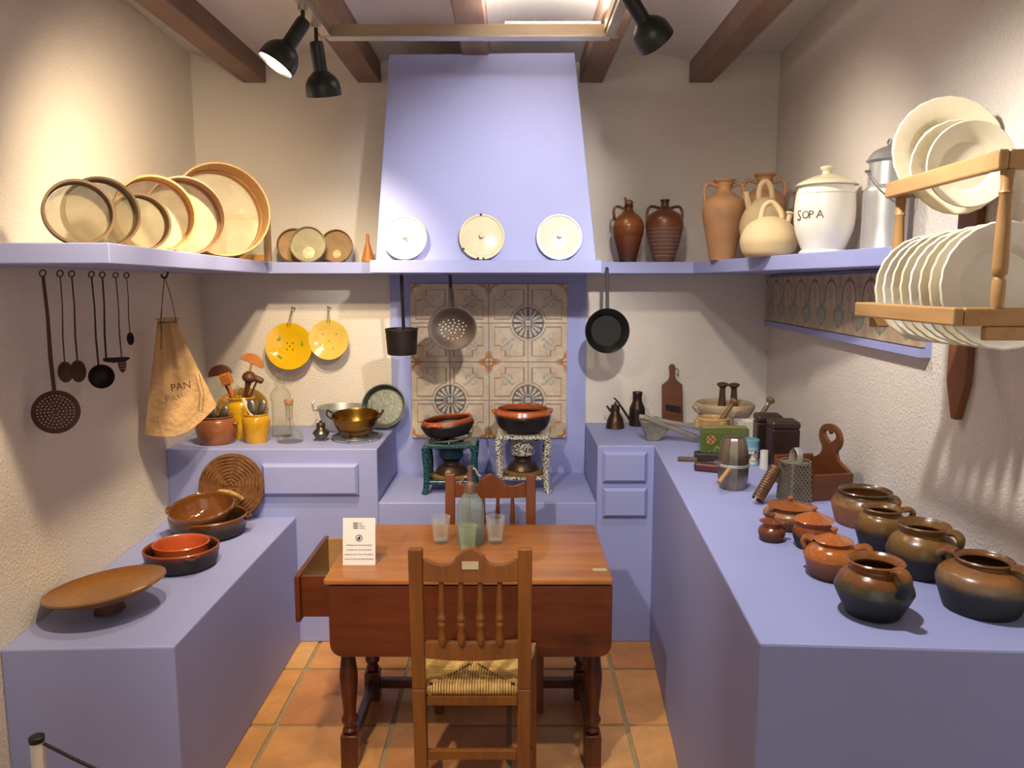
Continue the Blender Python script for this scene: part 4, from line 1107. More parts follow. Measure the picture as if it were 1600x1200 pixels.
for lo, hi, nm in (((-fw / 2, -.012, 0), (-fw / 2 + .03, .012, fh), 'frame_post'), ((fw / 2 - .03, -.012, 0), (fw / 2, .012, fh), 'frame_post'),
                   ((-fw / 2 + .0305, -.012, 0), (fw / 2 - .0305, .012, .03), 'frame_rail'), ((-fw / 2 + .0305, -.012, fh - .022), (fw / 2 - .0305, .012, fh), 'frame_rail')):
    MB().box(lo, hi).build(nm, M_HOOPD if nm == 'frame_post' else M_HOOP, t, smooth=0, bevel=.002)
MB().box((-fw / 2 + .0305, -.002, .0305), (fw / 2 - .0305, .002, fh - .0225)).build('screen_cloth', M_NET, t, smooth=0)
# three round moulds and a wooden pestle
def mould(u, v, r, Y, label, m, face, m2, d):
    s = mpp(v, Y); R = r * s; p = AY(u, v, Y)
    t = thing('round_mould', label, 'mould', (p.x, Y, ZS1 + R * .985), facing(d), 'round moulds on the left shelf')
    MB().lathe([(0, -.016), (R * .85, -.016), (R * .97, -.01), (R, .014), (R * .96, .016), (R * .92, -.006), (0, -.008)], 36).build('mould_body', m, t)
    MB().lathe([(0, -.0075), (R * face, -.0075), (R * face, -.0045), (R * .1, -.0035), (0, -.0035)], 24).build('medallion', m2, t, (0, -R * .45 if face < .5 else 0, 0))
    return t
m_mold = mat('aged brown wood mould', '8A6A40', .5, 0, .2, 12)
mould(460, 381, 27, 3.97, 'brown wooden mould, leftmost of three beside the hood', m_mold, .9, mat('brown mould face', '9A744A', .5, 0, .3, 10), (.15, -1, .22))
mould(482, 388, 28, 3.87, 'pale grey metal mould in front of the two brown ones', mat('pale tin', 'A8A084', .35, .5, .15, 20), .34, mat('tin rosette', 'CDC2A0', .4, .3, .3, 60), (0, -1, .12))
mould(526, 385, 26, 3.95, 'brown mould with pale rosette, right of the grey metal one', m_mold, .25, mat('pale rosette', 'C4AE84', .6, 0, .4, 90), (-.05, -1, .15))
p = AY(575, 400, 3.87); s = mpp(390, 3.87)
t = tag(MB().lathe(sm([(0, 0), (9 * s, .001), (10 * s, .012), (7.5 * s, 14 * s), (5 * s, 24 * s), (3 * s, 31 * s), (2.4 * s, 42 * s), (1.6 * s, 44 * s), (0, 45 * s)], 3), 18).build('wooden_reamer', M_ORANGEW, loc=(p.x, 3.87, ZS1)),
        'small pointed orange wooden tool standing left of the hood', 'tool')

# ================================================================== LIDS ON THE MANTEL
for u, v, r, nm, lab in ((632, 371, 35, M_ENAMEL, 'white enamel pot lid, leftmost on the mantel'), (753, 371, 36, M_CREAM, 'chipped cream enamel lid in the middle of the mantel'), (874, 370, 36, M_ENAMEL, 'white enamel pot lid, rightmost on the mantel')):
    Y = 3.440; s = mpp(v, Y); R = r * s; p = AY(u, v, Y)
    d = Vector((0, -1, .16)).normalized()
    t = thing('enamel_cover', lab, 'lid', (p.x, 3.448, 1.810 + R * .985), facing(d), 'enamel lids on the mantel')
    MB().lathe([(0, .010), (R * .3, .009), (R * .62, .005), (R * .84, 0), (R * .86, -.003), (R * .9, -.003), (R * .92, .004), (R * .99, .004), (R, 0), (R * .98, -.004), (R * .85, -.007), (R * .5, 0), (0, .005)], 48).build('lid_body', nm, t)
    MB().lathe(sm([(0, .008), (.010, .009), (.007, .018), (.008, .023), (.011, .029), (.009, .036), (0, .038)], 2), 18).build('knob', nm, t)
    if nm is M_CREAM:
        for a in (1.62, -2.55, -1.75, -1.5):
            MB().lathe([(0, 0), (.006, 0), (.005, .0012), (0, .0014)], 9).build('chip', M_IRON, t, (R * .965 * math.cos(a), R * .965 * math.sin(a), .0037))

# ================================================================== PANS HANGING UNDER THE MANTEL
def strap(t, A, B, w_, m, name='handle'):
    return MB().bar(A, B, w_, .005, (0, -1, 0)).build(name, m, t, smooth=0, bevel=.0015)
Y = 3.55
s = mpp(530, Y); p = AY(628, 530, Y); tp = AY(626, 427, Y); tp.z = ZS0 - .006
t = thing('saucepan', 'small dark iron saucepan with long handle hanging at the left under the hood', 'saucepan', (p.x, Y, AY(628, 552, Y).z))
R = 25.5 * s; hh_ = 38 * s
MB().lathe(vessel([(R * .86, 0), (R * .9, .006), (R * .97, hh_ * .8), (R, hh_)], .003, 3), 36, Matrix.Rotation(math.radians(4), 4, 'X')).build('pan_body', M_IRON, t)
MB().tube([(R * 1.0 * math.cos(k * PI / 20), R * 1.0 * math.sin(k * PI / 20) , hh_ + (-.007 if k in (30, 29, 31) else 0) + .03 * .07 * math.sin(k * PI / 20)) for k in range(40)], .0022, 6, closed=True).build('rim', M_RUST, t)
strap(t, (0, R * .9, hh_ * .7), (tp.x - p.x, .0 + R * .3, ZS0 - .012 - t.location.z), .016, M_IRON)
MB().tube([(tp.x - p.x, R * .3, ZS0 - .016 - t.location.z), (tp.x - p.x, R * .3, ZS0 - t.location.z + .002)], .003, 6).build('hook', M_IRON, t)
Y = 3.60
s = mpp(512, Y); p = AY(707, 513, Y); R = 38.5 * s
t = thing('skimmer', 'round brass and iron skimmer with pierced bowl in front of the tiles', 'skimmer', p, facing((0, -1, .18)))
m_sk = potmat('bronzed skimmer metal', [(0, 'A8865A'), (.3, '7A5A3C'), (.6, '3A2A22'), (1, '2C221E')], .35, .1); m_sk.node_tree.nodes['Principled BSDF'].inputs['Metallic'].default_value = .5
m_sk2 = mat('dark bronze', '32231B', .45, .35, .3, 8)
o = MB().lathe(sm([(0, -.018), (R * .5, -.014), (R * .88, .0), (R, .004), (R * .97, .006), (R * .85, .003), (R * .5, -.010), (0, -.014)], 2), 44, Matrix.Diagonal((1, .9, 1, 1))).build('bowl', m_sk2, t)
mh = mat('tile glimpsed through hole', 'C9B096', .6)
for ring, n in ((.14, 5), (.3, 10), (.46, 15), (.62, 18)):
    for j in range(n):
        a = j / n * 2 * PI + ring * 3
        x, y = R * ring * math.cos(a), R * .9 * ring * math.sin(a)
        MB().lathe([(0, 0), (.0035, 0), (.0035, .001), (0, .001)], 8).build('hole', mh, o, (x, y * .8 - .01, -.0136 + .014 * max(0, ring - .25)))
qi = facing((0, -1, .18)).inverted()
e = qi @ (Vector((AY(703, 427, Y).x, Y, ZS0 - .012)) - p)
MB().bar((0, R * .86, .004), tuple(e), .014, .005, (0, 0, 1)).build('handle', M_IRON, t, smooth=0)
e2 = qi @ (Vector((AY(703, 427, Y).x, Y, ZS0 + .002)) - p)
MB().tube([tuple(e * .99), tuple(e2)], .003, 6).build('hook', M_IRON, t)
Y = 3.70
s = mpp(517, Y); p = AY(948, 517, Y); R = 35 * s
t = thing('frying_pan', 'black frying pan hanging by its handle from the right shelf', 'frying pan', p, facing((.05, -1, .05)))
m_fp = mat('black seasoned iron', '20201E', .32, .5, .3, 10)
MB().lathe([(0, -.02), (R * .66, -.02), (R * .72, -.017), (R * .97, .016), (R, .018), (R * .98, .021), (R * .93, .018), (R * .68, -.013), (0, -.015)], 44).build('pan_body', m_fp, t)
qi = facing((.05, -1, .05)).inverted()
e = qi @ (Vector((AY(950, 415, Y).x, Y + .035, ZS0 + .022)) - p)
MB().bar((0, R * .93, .014), tuple(e), .017, .006, (0, 0, 1)).build('handle', m_fp, t, smooth=0, bevel=.002)
MB().tube([tuple(e + Vector((.006 * math.cos(a), .006 * math.sin(a), 0))) for a in [j * PI / 6 for j in range(12)]], .0025, 6, closed=True).build('eye', m_fp, t)
MB().tube([tuple(e), tuple(qi @ (Vector((AY(950, 415, Y).x, 3.772, ZS0 + .024)) - p))], .003, 6).build('hook', M_IRON, t)

# ================================================================== STOVES AND CASSEROLES
def stove(u0, u1, vtop, vbot, label, m, m_b):
    uc = (u0 + u1) / 2
    a = AZ(uc, vbot, ZL); Yf = a.y + .02
    s = mpp(vbot, Yf); W = (u1 - u0) * s * .95; Dp = W * .80
    Ht = ((vbot - vtop) * s) / .985
    t = thing('oil_stove', label, 'stove', (a.x, Yf + Dp / 2, ZL), None, 'enamelled oil stoves')
    h2 = .018
    # open top plate: frame with a round opening
    m1 = MB(); n = 32; R = Dp * .30
    outer = []
    for k in range(n):
        q = 2 * PI * k / n; c_, s_ = math.cos(q), math.sin(q); f = 1 / max(abs(c_), abs(s_)); outer.append((c_ * f * W * .48, s_ * f * Dp * .5))
    vs = []
    for z in (Ht - h2, Ht):
        vs += [(x, y, z) for x, y in outer] + [(R * math.cos(2 * PI * k / n), R * math.sin(2 * PI * k / n), z) for k in range(n)]
    fs = []
    for k in range(n):
        j = (k + 1) % n
        fs += [(2 * n + k, 2 * n + j, 3 * n + j, 3 * n + k), (k, n + k, n + j, j), (k, j, 2 * n + j, 2 * n + k), (n + k, 3 * n + k, 3 * n + j, n + j)]
    m1.add(vs, fs); m1.build('top_plate', m, t, smooth=40, bevel=.002)
    zs = Ht * .30
    MB().box((-W * .44, -Dp * .46, zs - .022), (W * .44, Dp * .46, zs - .008)).build('lower_shelf', m, t, smooth=0, bevel=.004)
    for sx in (-1, 1):
        for sy in (-1, 1):
            x, y = sx * W * .44, sy * Dp * .44
            pts = sm([(x + sx * .010, y + sy * .004, .0), (x, y, .03), (x - sx * .003, y, Ht * .5), (x + sx * .004, y, Ht * .8), (x, y, Ht - h2)], 4)
            MB().tube(pts, [.017] * 3 + [.016] * (len(pts) - 6) + [.020] * 3, 8).build('leg', m, t)
    MB().lathe([(0, zs - .007), (W * .40, zs - .007), (W * .41, zs + .003), (W * .33, zs + .012), (0, zs + .014)], 32, Matrix.Diagonal((1, .84, 1, 1))).build('fuel_tray', mat('rusty ochre tray', '8A6A3C', .5, .3, .3, 14), t)
    z1 = zs + .013
    MB().lathe(sm([(0, z1), (.075, z1), (.076, z1 + .01), (.06, z1 + .035), (.042, z1 + .045), (.04, z1 + .06), (.045, z1 + .065)], 2) + [Vector((0, z1 + .066))], 28).build('burner_base', mat('sooty brown metal', '3A2A22', .45, .4, .3, 12), t)
    zb1 = Ht - h2 - .004
    MB().lathe([(0, z1 + .065), (.036, z1 + .065), (.058, z1 + .078), (.060, z1 + .085), (.058, zb1 - .004), (.060, zb1), (.052, zb1), (0, zb1 - .01)], 28).build('burner', m_b, t)
    MB().tube([(-.075, 0, zb1 - .022), (.075, 0, zb1 - .022)], .0022, 6).build('wick_rod', M_IRON, t)
    MB().lathe([(0, 0), (.012, 0), (.013, .006), (0, .007)], 16, Matrix.Rotation(1.2, 4, 'X')).build('wick_knob', MATS['rusty ochre tray'], t, (-.01, -.072, z1 + .012))
    return t, Ht, W, Dp
m_teal = specklemat('teal speckled enamel', '0C343A', '3A6E70', 160, .55)
m_spk = specklemat('black and white speckled enamel', '1E1C1A', 'CFC8BC', 150, .47)
t, Ht, W, Dp = stove(658, 747, 697, 775, 'teal speckled enamel oil stove on the hearth ledge', m_teal, mat('blue burner enamel', '1C3C48', .35, .3))
TL = t.location.copy()
# trivet and tilted casserole
tv = thing('pot_stand', 'pale iron pot stand tilted on top of the teal stove', 'trivet', TL + Vector((0, 0, Ht + .004)), (0, math.radians(-7), 0))
m = MB(); R = .105
m.tube([(R * math.cos(k * PI / 16), R * math.sin(k * PI / 16), .014) for k in range(32)], .0045, 6, closed=True)
for k in range(3): m.tube([(0, 0, .014), (R * math.cos(k * 2.094 + .5), R * math.sin(k * 2.094 + .5), .014)], .004, 6)
m.build('ring', MATS['pale iron'], tv)
for k in range(3):
    a = k * 2.094 + .5; MB().tube([(R * .9 * math.cos(a), R * .9 * math.sin(a), .012), (R * .95 * math.cos(a), R * .95 * math.sin(a), .0)], .0045, 6).build('foot', MATS['pale iron'], tv)
def casserole(loc, R, h, rot, label, m, lugs):
    t = thing('casserole', label, 'casserole', loc, rot, 'casseroles on the stoves')
    MB().lathe(vessel([(R * .55, 0), (R * .8, h * .16), (R * .97, h * .55), (R, h * .72), (R * .94, h * .95), (R * .93, h)], .009), 44).build('casserole_body', m, t)
    for az in lugs:
        ca, sa = math.cos(az), math.sin(az); ct = Vector((-sa, ca, 0)); c0 = Vector((ca * R * .95, sa * R * .95, h * .82))
        MB().tube(sm([tuple(c0 - ct * .035), tuple(c0 + Vector((ca, sa, 0)) * .016 - ct * .012 + Vector((0, 0, .008))), tuple(c0 + Vector((ca, sa, 0)) * .016 + ct * .012 + Vector((0, 0, .008))), tuple(c0 + ct * .035)], 4), .009, 8).build('lug', M_TERRA, t)
m_cs = potmat('black-bottomed terracotta', [(0, '17130F'), (.74, '1E1512'), (.80, 'A2481F'), (.88, 'B86A38'), (1, '9C3A18')], .24, .05, .35)
m_cs1 = potmat('scorched terracotta', [(0, '17130F'), (.72, '201612'), (.88, '8A4220'), (1, 'A84E24')], .4, .10, .05)
casserole(TL + Vector((-.01, 0, Ht + .026)), .132, .085, (0, math.radians(-6), 0), 'scorched terracotta casserole tilted on the teal stove', m_cs1, (-2.0, .8))
t, Ht, W, Dp = stove(773, 862, 683, 773, 'black and white speckled oil stove, right one on the ledge', m_spk, m_spk)
casserole(t.location + Vector((0, 0, Ht + .003)), .140, .115, None, 'glossy orange casserole with black base on the speckled stove', m_cs, (PI - .15, .35))
#@@PART3
# ================================================================== RIGHT SHELF
def shelf_pos(u, Y): return Vector((AY(u, 400, Y).x, Y, ZS1))
def jug(name, u, Y, vtop, prof, m, label, cat, handles, hr=.008, group=None, seg=40, extra=None, rot=None):
    """prof: (radius px, height fraction); handles: list of (azimuth, [(r px, height fraction)...])"""
    s = mpp(350, Y); p = shelf_pos(u, Y)
    h = AY(u, vtop, Y).z - ZS1
    t = thing(name, label, cat, p, rot, group)
    pr_ = sm([(r * s, z * h) for r, z in prof], 4)
    MB().lathe([(0, 0)] + [tuple(q) for q in pr_] + [(pr_[-1][0] * .8, h), (pr_[-1][0] * .7, h * .93), (0, h * .92)], seg).build('jug_body', m, t)
    for az, pts in handles:
        handle([(r * s, z * h) for r, z in pts], az, hr).build('handle', m, t)
    return t, s, h
m_j1 = potmat('glazed reddish jug', [(0, '3A1E14'), (.35, '6A3418'), (.7, '9A5A2A'), (1, '4A2616')], .28, .1, .3)
m_j2 = potmat('dark jug with worn bands', [(0, '6A483C'), (.45, '7A5648'), (.62, '7A4022'), (1, '3A2218')], .35, .06, .3)
t, s, h = jug('jug', 981, 3.84, 322, [(13, 0), (14, .08), (22, .45), (24.5, .62), (20, .78), (9, .90), (6.5, .96), (8, 1)], m_j1,
   'reddish brown glazed jug with one handle nearest the hood', 'jug', [(PI, [(7, .95), (18, .99), (23, .93), (22, .75)])], .007, 'brown jugs')
MB().lathe(sm([(5 * s, h * .98), (6.5 * s, h * 1.03), (7 * s, h * 1.07), (5 * s, h * 1.1), (0, h * 1.11)], 2), 20).build('stopper', m_j1, t)
MB().tube([(-2 * s, 0, h * 1.06), (-7 * s, 0, h * 1.15)], [.010, .005], 8).build('spout', m_j1, t)
for k in range(6): MB().tube([((22.6 + .35 * k) * s * math.cos(a * PI / 20), (22.6 + .35 * k) * s * math.sin(a * PI / 20), h * (.47 + .03 * k)) for a in range(40)], .0022, 5, closed=True).build('ridge', m_j1, t)
t, s, h = jug('jug', 1037, 3.84, 312, [(16, 0), (17, .05), (26, .40), (29.5, .60), (25, .75), (9, .86), (6, .93), (7.5, 1)], m_j2,
   'dark brown two-handled jug with pale worn bands', 'jug', [(0.1, [(7, .86), (22, .89), (28, .80), (27.5, .62)]), (PI + .1, [(7, .86), (22, .89), (28, .80), (27.5, .62)])], .007, 'brown jugs')
m_band = mat('pale worn band', '9A7C6C', .6, 0, .3, 40)
for k in range(8):
    f = .10 + k * .062
    rr = 17 + (f - .05) / .35 * 9 if f < .4 else 26 + (f - .4) / .2 * 3.5
    MB().tube([((rr + .2) * s * math.cos(a * PI / 20), (rr + .2) * s * math.sin(a * PI / 20), h * f) for a in range(40)], .0022, 5, closed=True).build('ridge', m_band, t)
m_amph = mat('dusty terracotta', 'A97C56', .65, 0, .18, 7, .25, 40)
ap = [(19, 0), (20, .05), (28, .38), (33, .62), (30, .74), (16, .82), (11, .87), (12, .95), (16, .98), (17, 1)]
jug('amphora', 1128, 3.52, 281, ap, m_amph, 'terracotta two-handled amphora beside the dark jugs', 'amphora',
    [(.05, [(11, .92), (24, .95), (31, .87), (28, .72)]), (PI + .05, [(11, .92), (24, .95), (31, .87), (28, .72)])], .009, 'terracotta amphorae')
jug('amphora', 1190, 3.62, 272, ap, m_amph, 'terracotta amphora partly hidden behind the cream water jars', 'amphora',
    [(-.1, [(11, .90), (26, .93), (32, .84), (28, .68)]), (PI - .1, [(11, .90), (26, .93), (32, .84), (28, .68)])], .009, 'terracotta amphorae')
m_bot = mat('cream unglazed clay', 'CFB68C', .7, 0, .1, 7, .2, 50)
m_bot2 = mat('grey cream clay', 'B8A27C', .7, 0, .12, 7, .2, 50)
s = mpp(350, 3.30); p = shelf_pos(1191, 3.34)
t = thing('water_jar', 'taller greyish cream drinking jar with loop handle on top', 'jar', p, None, 'cream drinking jars')
h = AY(1191, 310, 3.34).z - ZS1
MB().lathe(sm([(0, 0), (24 * s, 0), (33 * s, h * .3), (37 * s, h * .55), (30 * s, h * .8), (14 * s, h * .98), (0, h * 1.02)], 4), 36).build('jar_body', m_bot2, t)
MB().tube(sm([(-9 * s, 0, h * .95), (-8 * s, 0, h * 1.18), (0, 0, h * 1.28), (9 * s, 0, h * 1.18), (13 * s, 0, h * .92)], 5), .012, 10).build('loop_handle', m_bot2, t)
MB().tube(sm([(-24 * s, -.01, h * .85), (-30 * s, -.02, h * 1.0), (-31 * s, -.022, h * 1.1)], 4), [.018, .016, .014, .013, .012, .011, .011, .012, .014], 10).build('spout', m_bot2, t)
s = mpp(380, 3.06); p = shelf_pos(1200, 3.06)
t = thing('water_jar', 'squat pale cream drinking jar in front of the taller one', 'jar', p, None, 'cream drinking jars')
h = AY(1200, 340, 3.06).z - ZS1
MB().lathe(sm([(0, 0), (33 * s, 0), (42 * s, h * .25), (43 * s, h * .5), (33 * s, h * .82), (14 * s, h), (0, h * 1.03)], 4), 36).build('jar_body', m_bot, t)
MB().tube(sm([(-14 * s, 0, h * .9), (-9 * s, 0, h * 1.28), (4 * s, 0, h * 1.38), (16 * s, -.01, h * 1.12), (18 * s, -.01, h * .92)], 5), .011, 10).build('loop_handle', m_bot, t)
MB().lathe([(0, 0), (.010, 0), (.011, .03), (.018, .036), (.017, .042), (0, .043)], 16).build('mouth', m_bot, t, (27 * s, -.01, h * .86), (0, .25, 0))
# soup jar
Y = 2.84; s = mpp(330, Y); p = shelf_pos(1285, Y)
h = AY(1285, 289, Y).z - ZS1
t = thing('soup_jar', 'white lidded ceramic jar with dark lettering on the right shelf', 'jar', p)
pf = [(34, 0), (36, .03), (32, .07), (33, .09), (43, .35), (45.5, .6), (44, .85), (41.5, .93), (42, .97)]
pr_ = sm([(r * s, z * h) for r, z in pf], 4)
MB().lathe([(0, 0)] + [tuple(q) for q in pr_] + [(0, h * .97)], 44).build('jar_body', M_WHITEP, t)
l = MB().lathe(sm([(0, h * .975), (44 * s, h * .975), (45 * s, h), (40 * s, h * 1.04), (22 * s, h * 1.12), (9 * s, h * 1.15), (0, h * 1.16)], 2), 44).build('lid', M_CREAM, t)
MB().lathe(sm([(0, h * 1.14), (7 * s, h * 1.145), (6 * s, h * 1.19), (9 * s, h * 1.22), (10 * s, h * 1.25), (7 * s, h * 1.27), (0, h * 1.275)], 2), 20).build('knob', M_CREAM, l)
for f in (.30, .86):
    r_ = 40.8 if f < .5 else 44.0
    MB().tube([((r_ + .1) * s * math.cos(a * PI / 22), (r_ + .1) * s * math.sin(a * PI / 22), h * f) for a in range(44)], .0012, 5, closed=True).build('raised_line', M_CREAM, t)
def wraptext(body, size, R, z, az0, m, parent, small=None):
    """lettering bent round a cylinder of radius R, first letter bigger"""
    x = 0
    for k, ch in enumerate(body):
        sz = size * (1.35 if k == 0 else 1.0)
        me = textmesh(ch, sz, .0004, 'LEFT')
        for v in me.vertices:
            a = az0 + (v.co.x + x) / R; zz = v.co.y; dd = v.co.z
            v.co = Vector(((R + dd) * math.cos(a), (R + dd) * math.sin(a), z + zz - (size * .12 if k == 0 else 0)))
        me.materials.clear(); me.materials.append(m)
        o = bpy.data.objects.new('letter', me); COL.objects.link(o); o.parent = parent
        x += sz * (.5 if k == 0 else .70)
wraptext('SOPA', 17 * s, 45.6 * s, h * .50, -PI / 2 - 1.42, mat('gold brown lettering', '5E3A18', .4), t)
# milk can
Y = 2.43; s = mpp(310, Y); p = shelf_pos(1379, Y)
h = AY(1379, 290, Y).z - ZS1
t = thing('milk_can', 'aluminium milk can with domed lid and wire handle', 'can', p)
MB().lathe(sm([(0, 0), (32 * s, 0), (33 * s, .006), (33 * s, h * .8), (33 * s, h * .92), (28 * s, h)], 2) + [Vector((27 * s, h * 1.35)), Vector((29 * s, h * 1.37)), Vector((0, h * 1.37))], 40).build('can_body', M_ALU, t)
l = MB().lathe(sm([(0, h * 1.372), (30 * s, h * 1.372), (30 * s, h * 1.42), (22 * s, h * 1.53), (8 * s, h * 1.60), (0, h * 1.61)], 2), 36).build('lid', M_ALU, t)
MB().tube([(0, .010 * math.cos(a), h * 1.66 + .010 * math.sin(a)) for a in [j * PI / 8 for j in range(16)]], .003, 6, closed=True).build('ring', M_TIN, l)
for sx in (-1, 1):
    MB().tube([(sx * 28 * s, 0, h * 1.22), (sx * 35 * s, 0, h * 1.22)], .004, 8).build('ear', M_TIN, t)
MB().tube(sm([(-34 * s, 0, h * 1.22), (-26 * s, -.058, h * .92), (0, -.078, h * .72), (26 * s, -.058, h * .92), (34 * s, 0, h * 1.22)], 6), .0018, 6).build('wire_handle', M_TIN, t)

# ================================================================== PLATE RACK
ra, rb = 1.50, 2.00
fxu = lambda y: .924 + (y - ra) / (rb - ra) * .024
fxl = lambda y: .860 + (y - ra) / (rb - ra) * .028
zu = (AY(1545, 251, ra).z + AY(1375, 296, rb).z) / 2
zl = (AY(1485, 494, ra).z + AY(1340, 484, rb).z) / 2
t = thing('plate_rack', 'pine wall rack with turned spindles holding white plates', 'rack', (wr(1.9), 1.9, zl - .35))
o = t.location
def rb_(nm, lo, hi, m=M_PINE, bv=.004): return MB().box(lo, hi, Matrix.Translation(-o)).build(nm, m, t, smooth=0, bevel=bv)
for z, fx, hh_ in ((zu, fxu, .038), (zl, fxl, .036)):
    MB().bar((fx(ra) + .010 - o.x, ra - o.y, z - o.z), (fx(rb) + .010 - o.x, rb - o.y, z - o.z), .020, hh_).build('front_rail', M_PINE, t, smooth=0, bevel=.004)
    rb_('side_rail', (fx(ra) + .0215, ra, z - hh_ / 2), (wr(ra) - .003, ra + .020, z + hh_ / 2))
    rb_('side_rail', (fx(rb) + .0205, rb - .020, z - hh_ / 2), (wr(rb - .02) - .003, rb, z + hh_ / 2))
xo_l = .88
rb_('bracket', (xo_l + .045, ra + .002, zl - .046), (wr(ra) - .003, ra + .020, zl - .0185), M_PINE)
rb_('bracket', (xo_l + .045, rb - .020, zl - .046), (wr(rb - .02) - .003, rb - .002, zl - .0185), M_PINE)
for yy, (tu, tv), (bu, bv) in ((ra + .010, (1575, 268), (1558, 474)), (rb - .010, (1408, 308), (1398, 466))):
    a, b = AY(tu, tv, yy), AY(bu, bv, yy); a.z = zu - .0195; b.z = zl + .0185
    L_ = (a - b).length
    pf = [(.011, 0), (.0125, .01), (.0125, .20 * L_), (.009, .225 * L_), (.014, .25 * L_), (.0145, .30 * L_), (.0135, .6 * L_), (.011, .82 * L_), (.014, .84 * L_), (.011, .86 * L_), (.013, L_)]
    MB().lathe([(0, 0)] + pf + [(0, L_)], 16).build('spindle', M_PINEV, t, b - o, facing_up(a - b))
M_BOARDW = woodmat('brown back board', '6A3A1A', '8A5228', .5, 5, 2)
for yc in (2.05, 1.30):
    zt_, zb_ = AY(1505, 320, 2.05).z + .12, AY(1507, 655, 2.05).z
    poly = [(-.05, zt_), (-.05, zb_ + .10), (-.012, zb_), (.012, zb_), (.05, zb_ + .10), (.05, zt_)]
    M = Matrix.Translation((wr(yc) - .0, yc, 0)) @ Matrix.Rotation(PI / 2 - math.atan(.0755), 4, 'Z') @ Matrix.Rotation(PI / 2, 4, 'X')
    m = MB().prism([(x, z) for x, z in poly], -.022, -.002, Matrix.Translation(-o) @ M)
    if yc > 1.6: m.build('back_board', M_BOARDW, t, smooth=0, bevel=.003)
def plate(x, y, z, R, d, label, m, scall=True, group='plates in the lower rack'):
    sc = (lambda a: .006 * math.cos(a * 24)) if scall else None
    g = MB()
    g.lathe([(0, -.024), (R * .52, -.024), (R * .64, -.012), (R * .97, .006), (R, .0085), (R * .975, .011), (R * .68, -.003), (R * .62, -.008), (R * .55, -.017), (0, -.019)], 96, scal=sc)
    return tag(g.build('plate', m, loc=(x, y, z), rot=facing(d)), label, 'plate', group)
mp = [M_CREAM, M_WHITEP, mat('ivory faience', 'D6CCB2', .16, 0, .06, 5, coat=.5)]
ords = ('rearmost', 'second from the rear', 'third from the rear', 'fourth from the rear', 'fourth from the front', 'third from the front', 'second from the front', 'frontmost')
for k in range(8):
    f = k / 7
    y = 1.925 - .046 * k
    R = (.132 if k < 7 else .137) - .004 * (k % 3 == 1)
    zc = (AY(1450, 367, 1.925).z - .132) * (1 - f) + (AY(1560, 341, 1.60).z - .137) * f
    plate(fxl(y) + .020 + R * .985, y, zc, R, (-.05, -1, .06),
          'scalloped cream plate in the lower rack, %s of the row' % ords[k] if k < 7 else 'scalloped ivory plate facing the camera, frontmost in the lower rack', mp[k % 3])
plate(1.074, 1.955, AY(1475, 237, 1.955).z, .133, (-.10, -1, .10), 'largest cream plate standing in the upper rack', M_CREAM, True, 'plates in the upper rack')
plate(1.066, 1.892, AY(1500, 262, 1.892).z, .112, (-.10, -1, .05), 'middle cream plate between two others in the upper rack', M_CREAM, True, 'plates in the upper rack')
plate(1.060, 1.832, AY(1505, 257, 1.832).z, .099, (-.10, -1, .0), 'smooth-edged ivory plate in front in the upper rack', mp[2], False, 'plates in the upper rack')

# ================================================================== RIGHT COUNTER: BACK GROUP
m_dkmet = mat('dark oily tin', '4A3A2C', .38, .7, .35, 18)
c, s, cs, sn = spot(961, 671, 13, ZC)
t = thing('oil_can', 'small conical oil can with short spout on the right counter', 'oil can', c, None, 'oil cans')
MB().lathe(sm([(0, 0), (13.5 * s, 0), (14 * s, .012), (12 * s, 14 * s), (7 * s, 24 * s), (6 * s, 27 * s)], 3) + [Vector((7 * s, 28 * s)), Vector((6.5 * s, 36 * s)), Vector((0, 38 * s))], 28).build('can_body', m_dkmet, t)
MB().lathe([(0, 37 * s), (2 * s, 37.5 * s), (1.4 * s, 41 * s), (0, 42 * s)], 10).build('knob', m_dkmet, t)
MB().tube([(-6 * s, 0, 26 * s), (-14 * s, 0, 35 * s)], [.009, .004], 8).build('spout', m_dkmet, t)
c, s, cs, sn = spot(995, 667, 12, ZC)
t = thing('oil_can', 'taller dark oil can with long thin spout', 'oil can', c, None, 'oil cans')
MB().lathe(sm([(0, 0), (12 * s, 0), (12 * s, 24 * s), (11.5 * s, 29 * s), (7.5 * s, 38 * s), (7 * s, 44 * s), (7.5 * s, 50 * s)], 2) + [Vector((8 * s, 51 * s)), Vector((7 * s, 53.5 * s)), Vector((0, 54.5 * s))], 28).build('can_body', mat('blackened tin', '3A2C22', .4, .6, .35, 18), t)
MB().tube(sm([(-11 * s, 0, 8 * s), (-20 * s, -.005, 22 * s), (-31 * s, -.01, 38 * s), (-37 * s, -.01, 44 * s)], 4), [.006] * 6 + [.005] * 4 + [.004] * 3, 8).build('spout', MATS['blackened tin'], t)
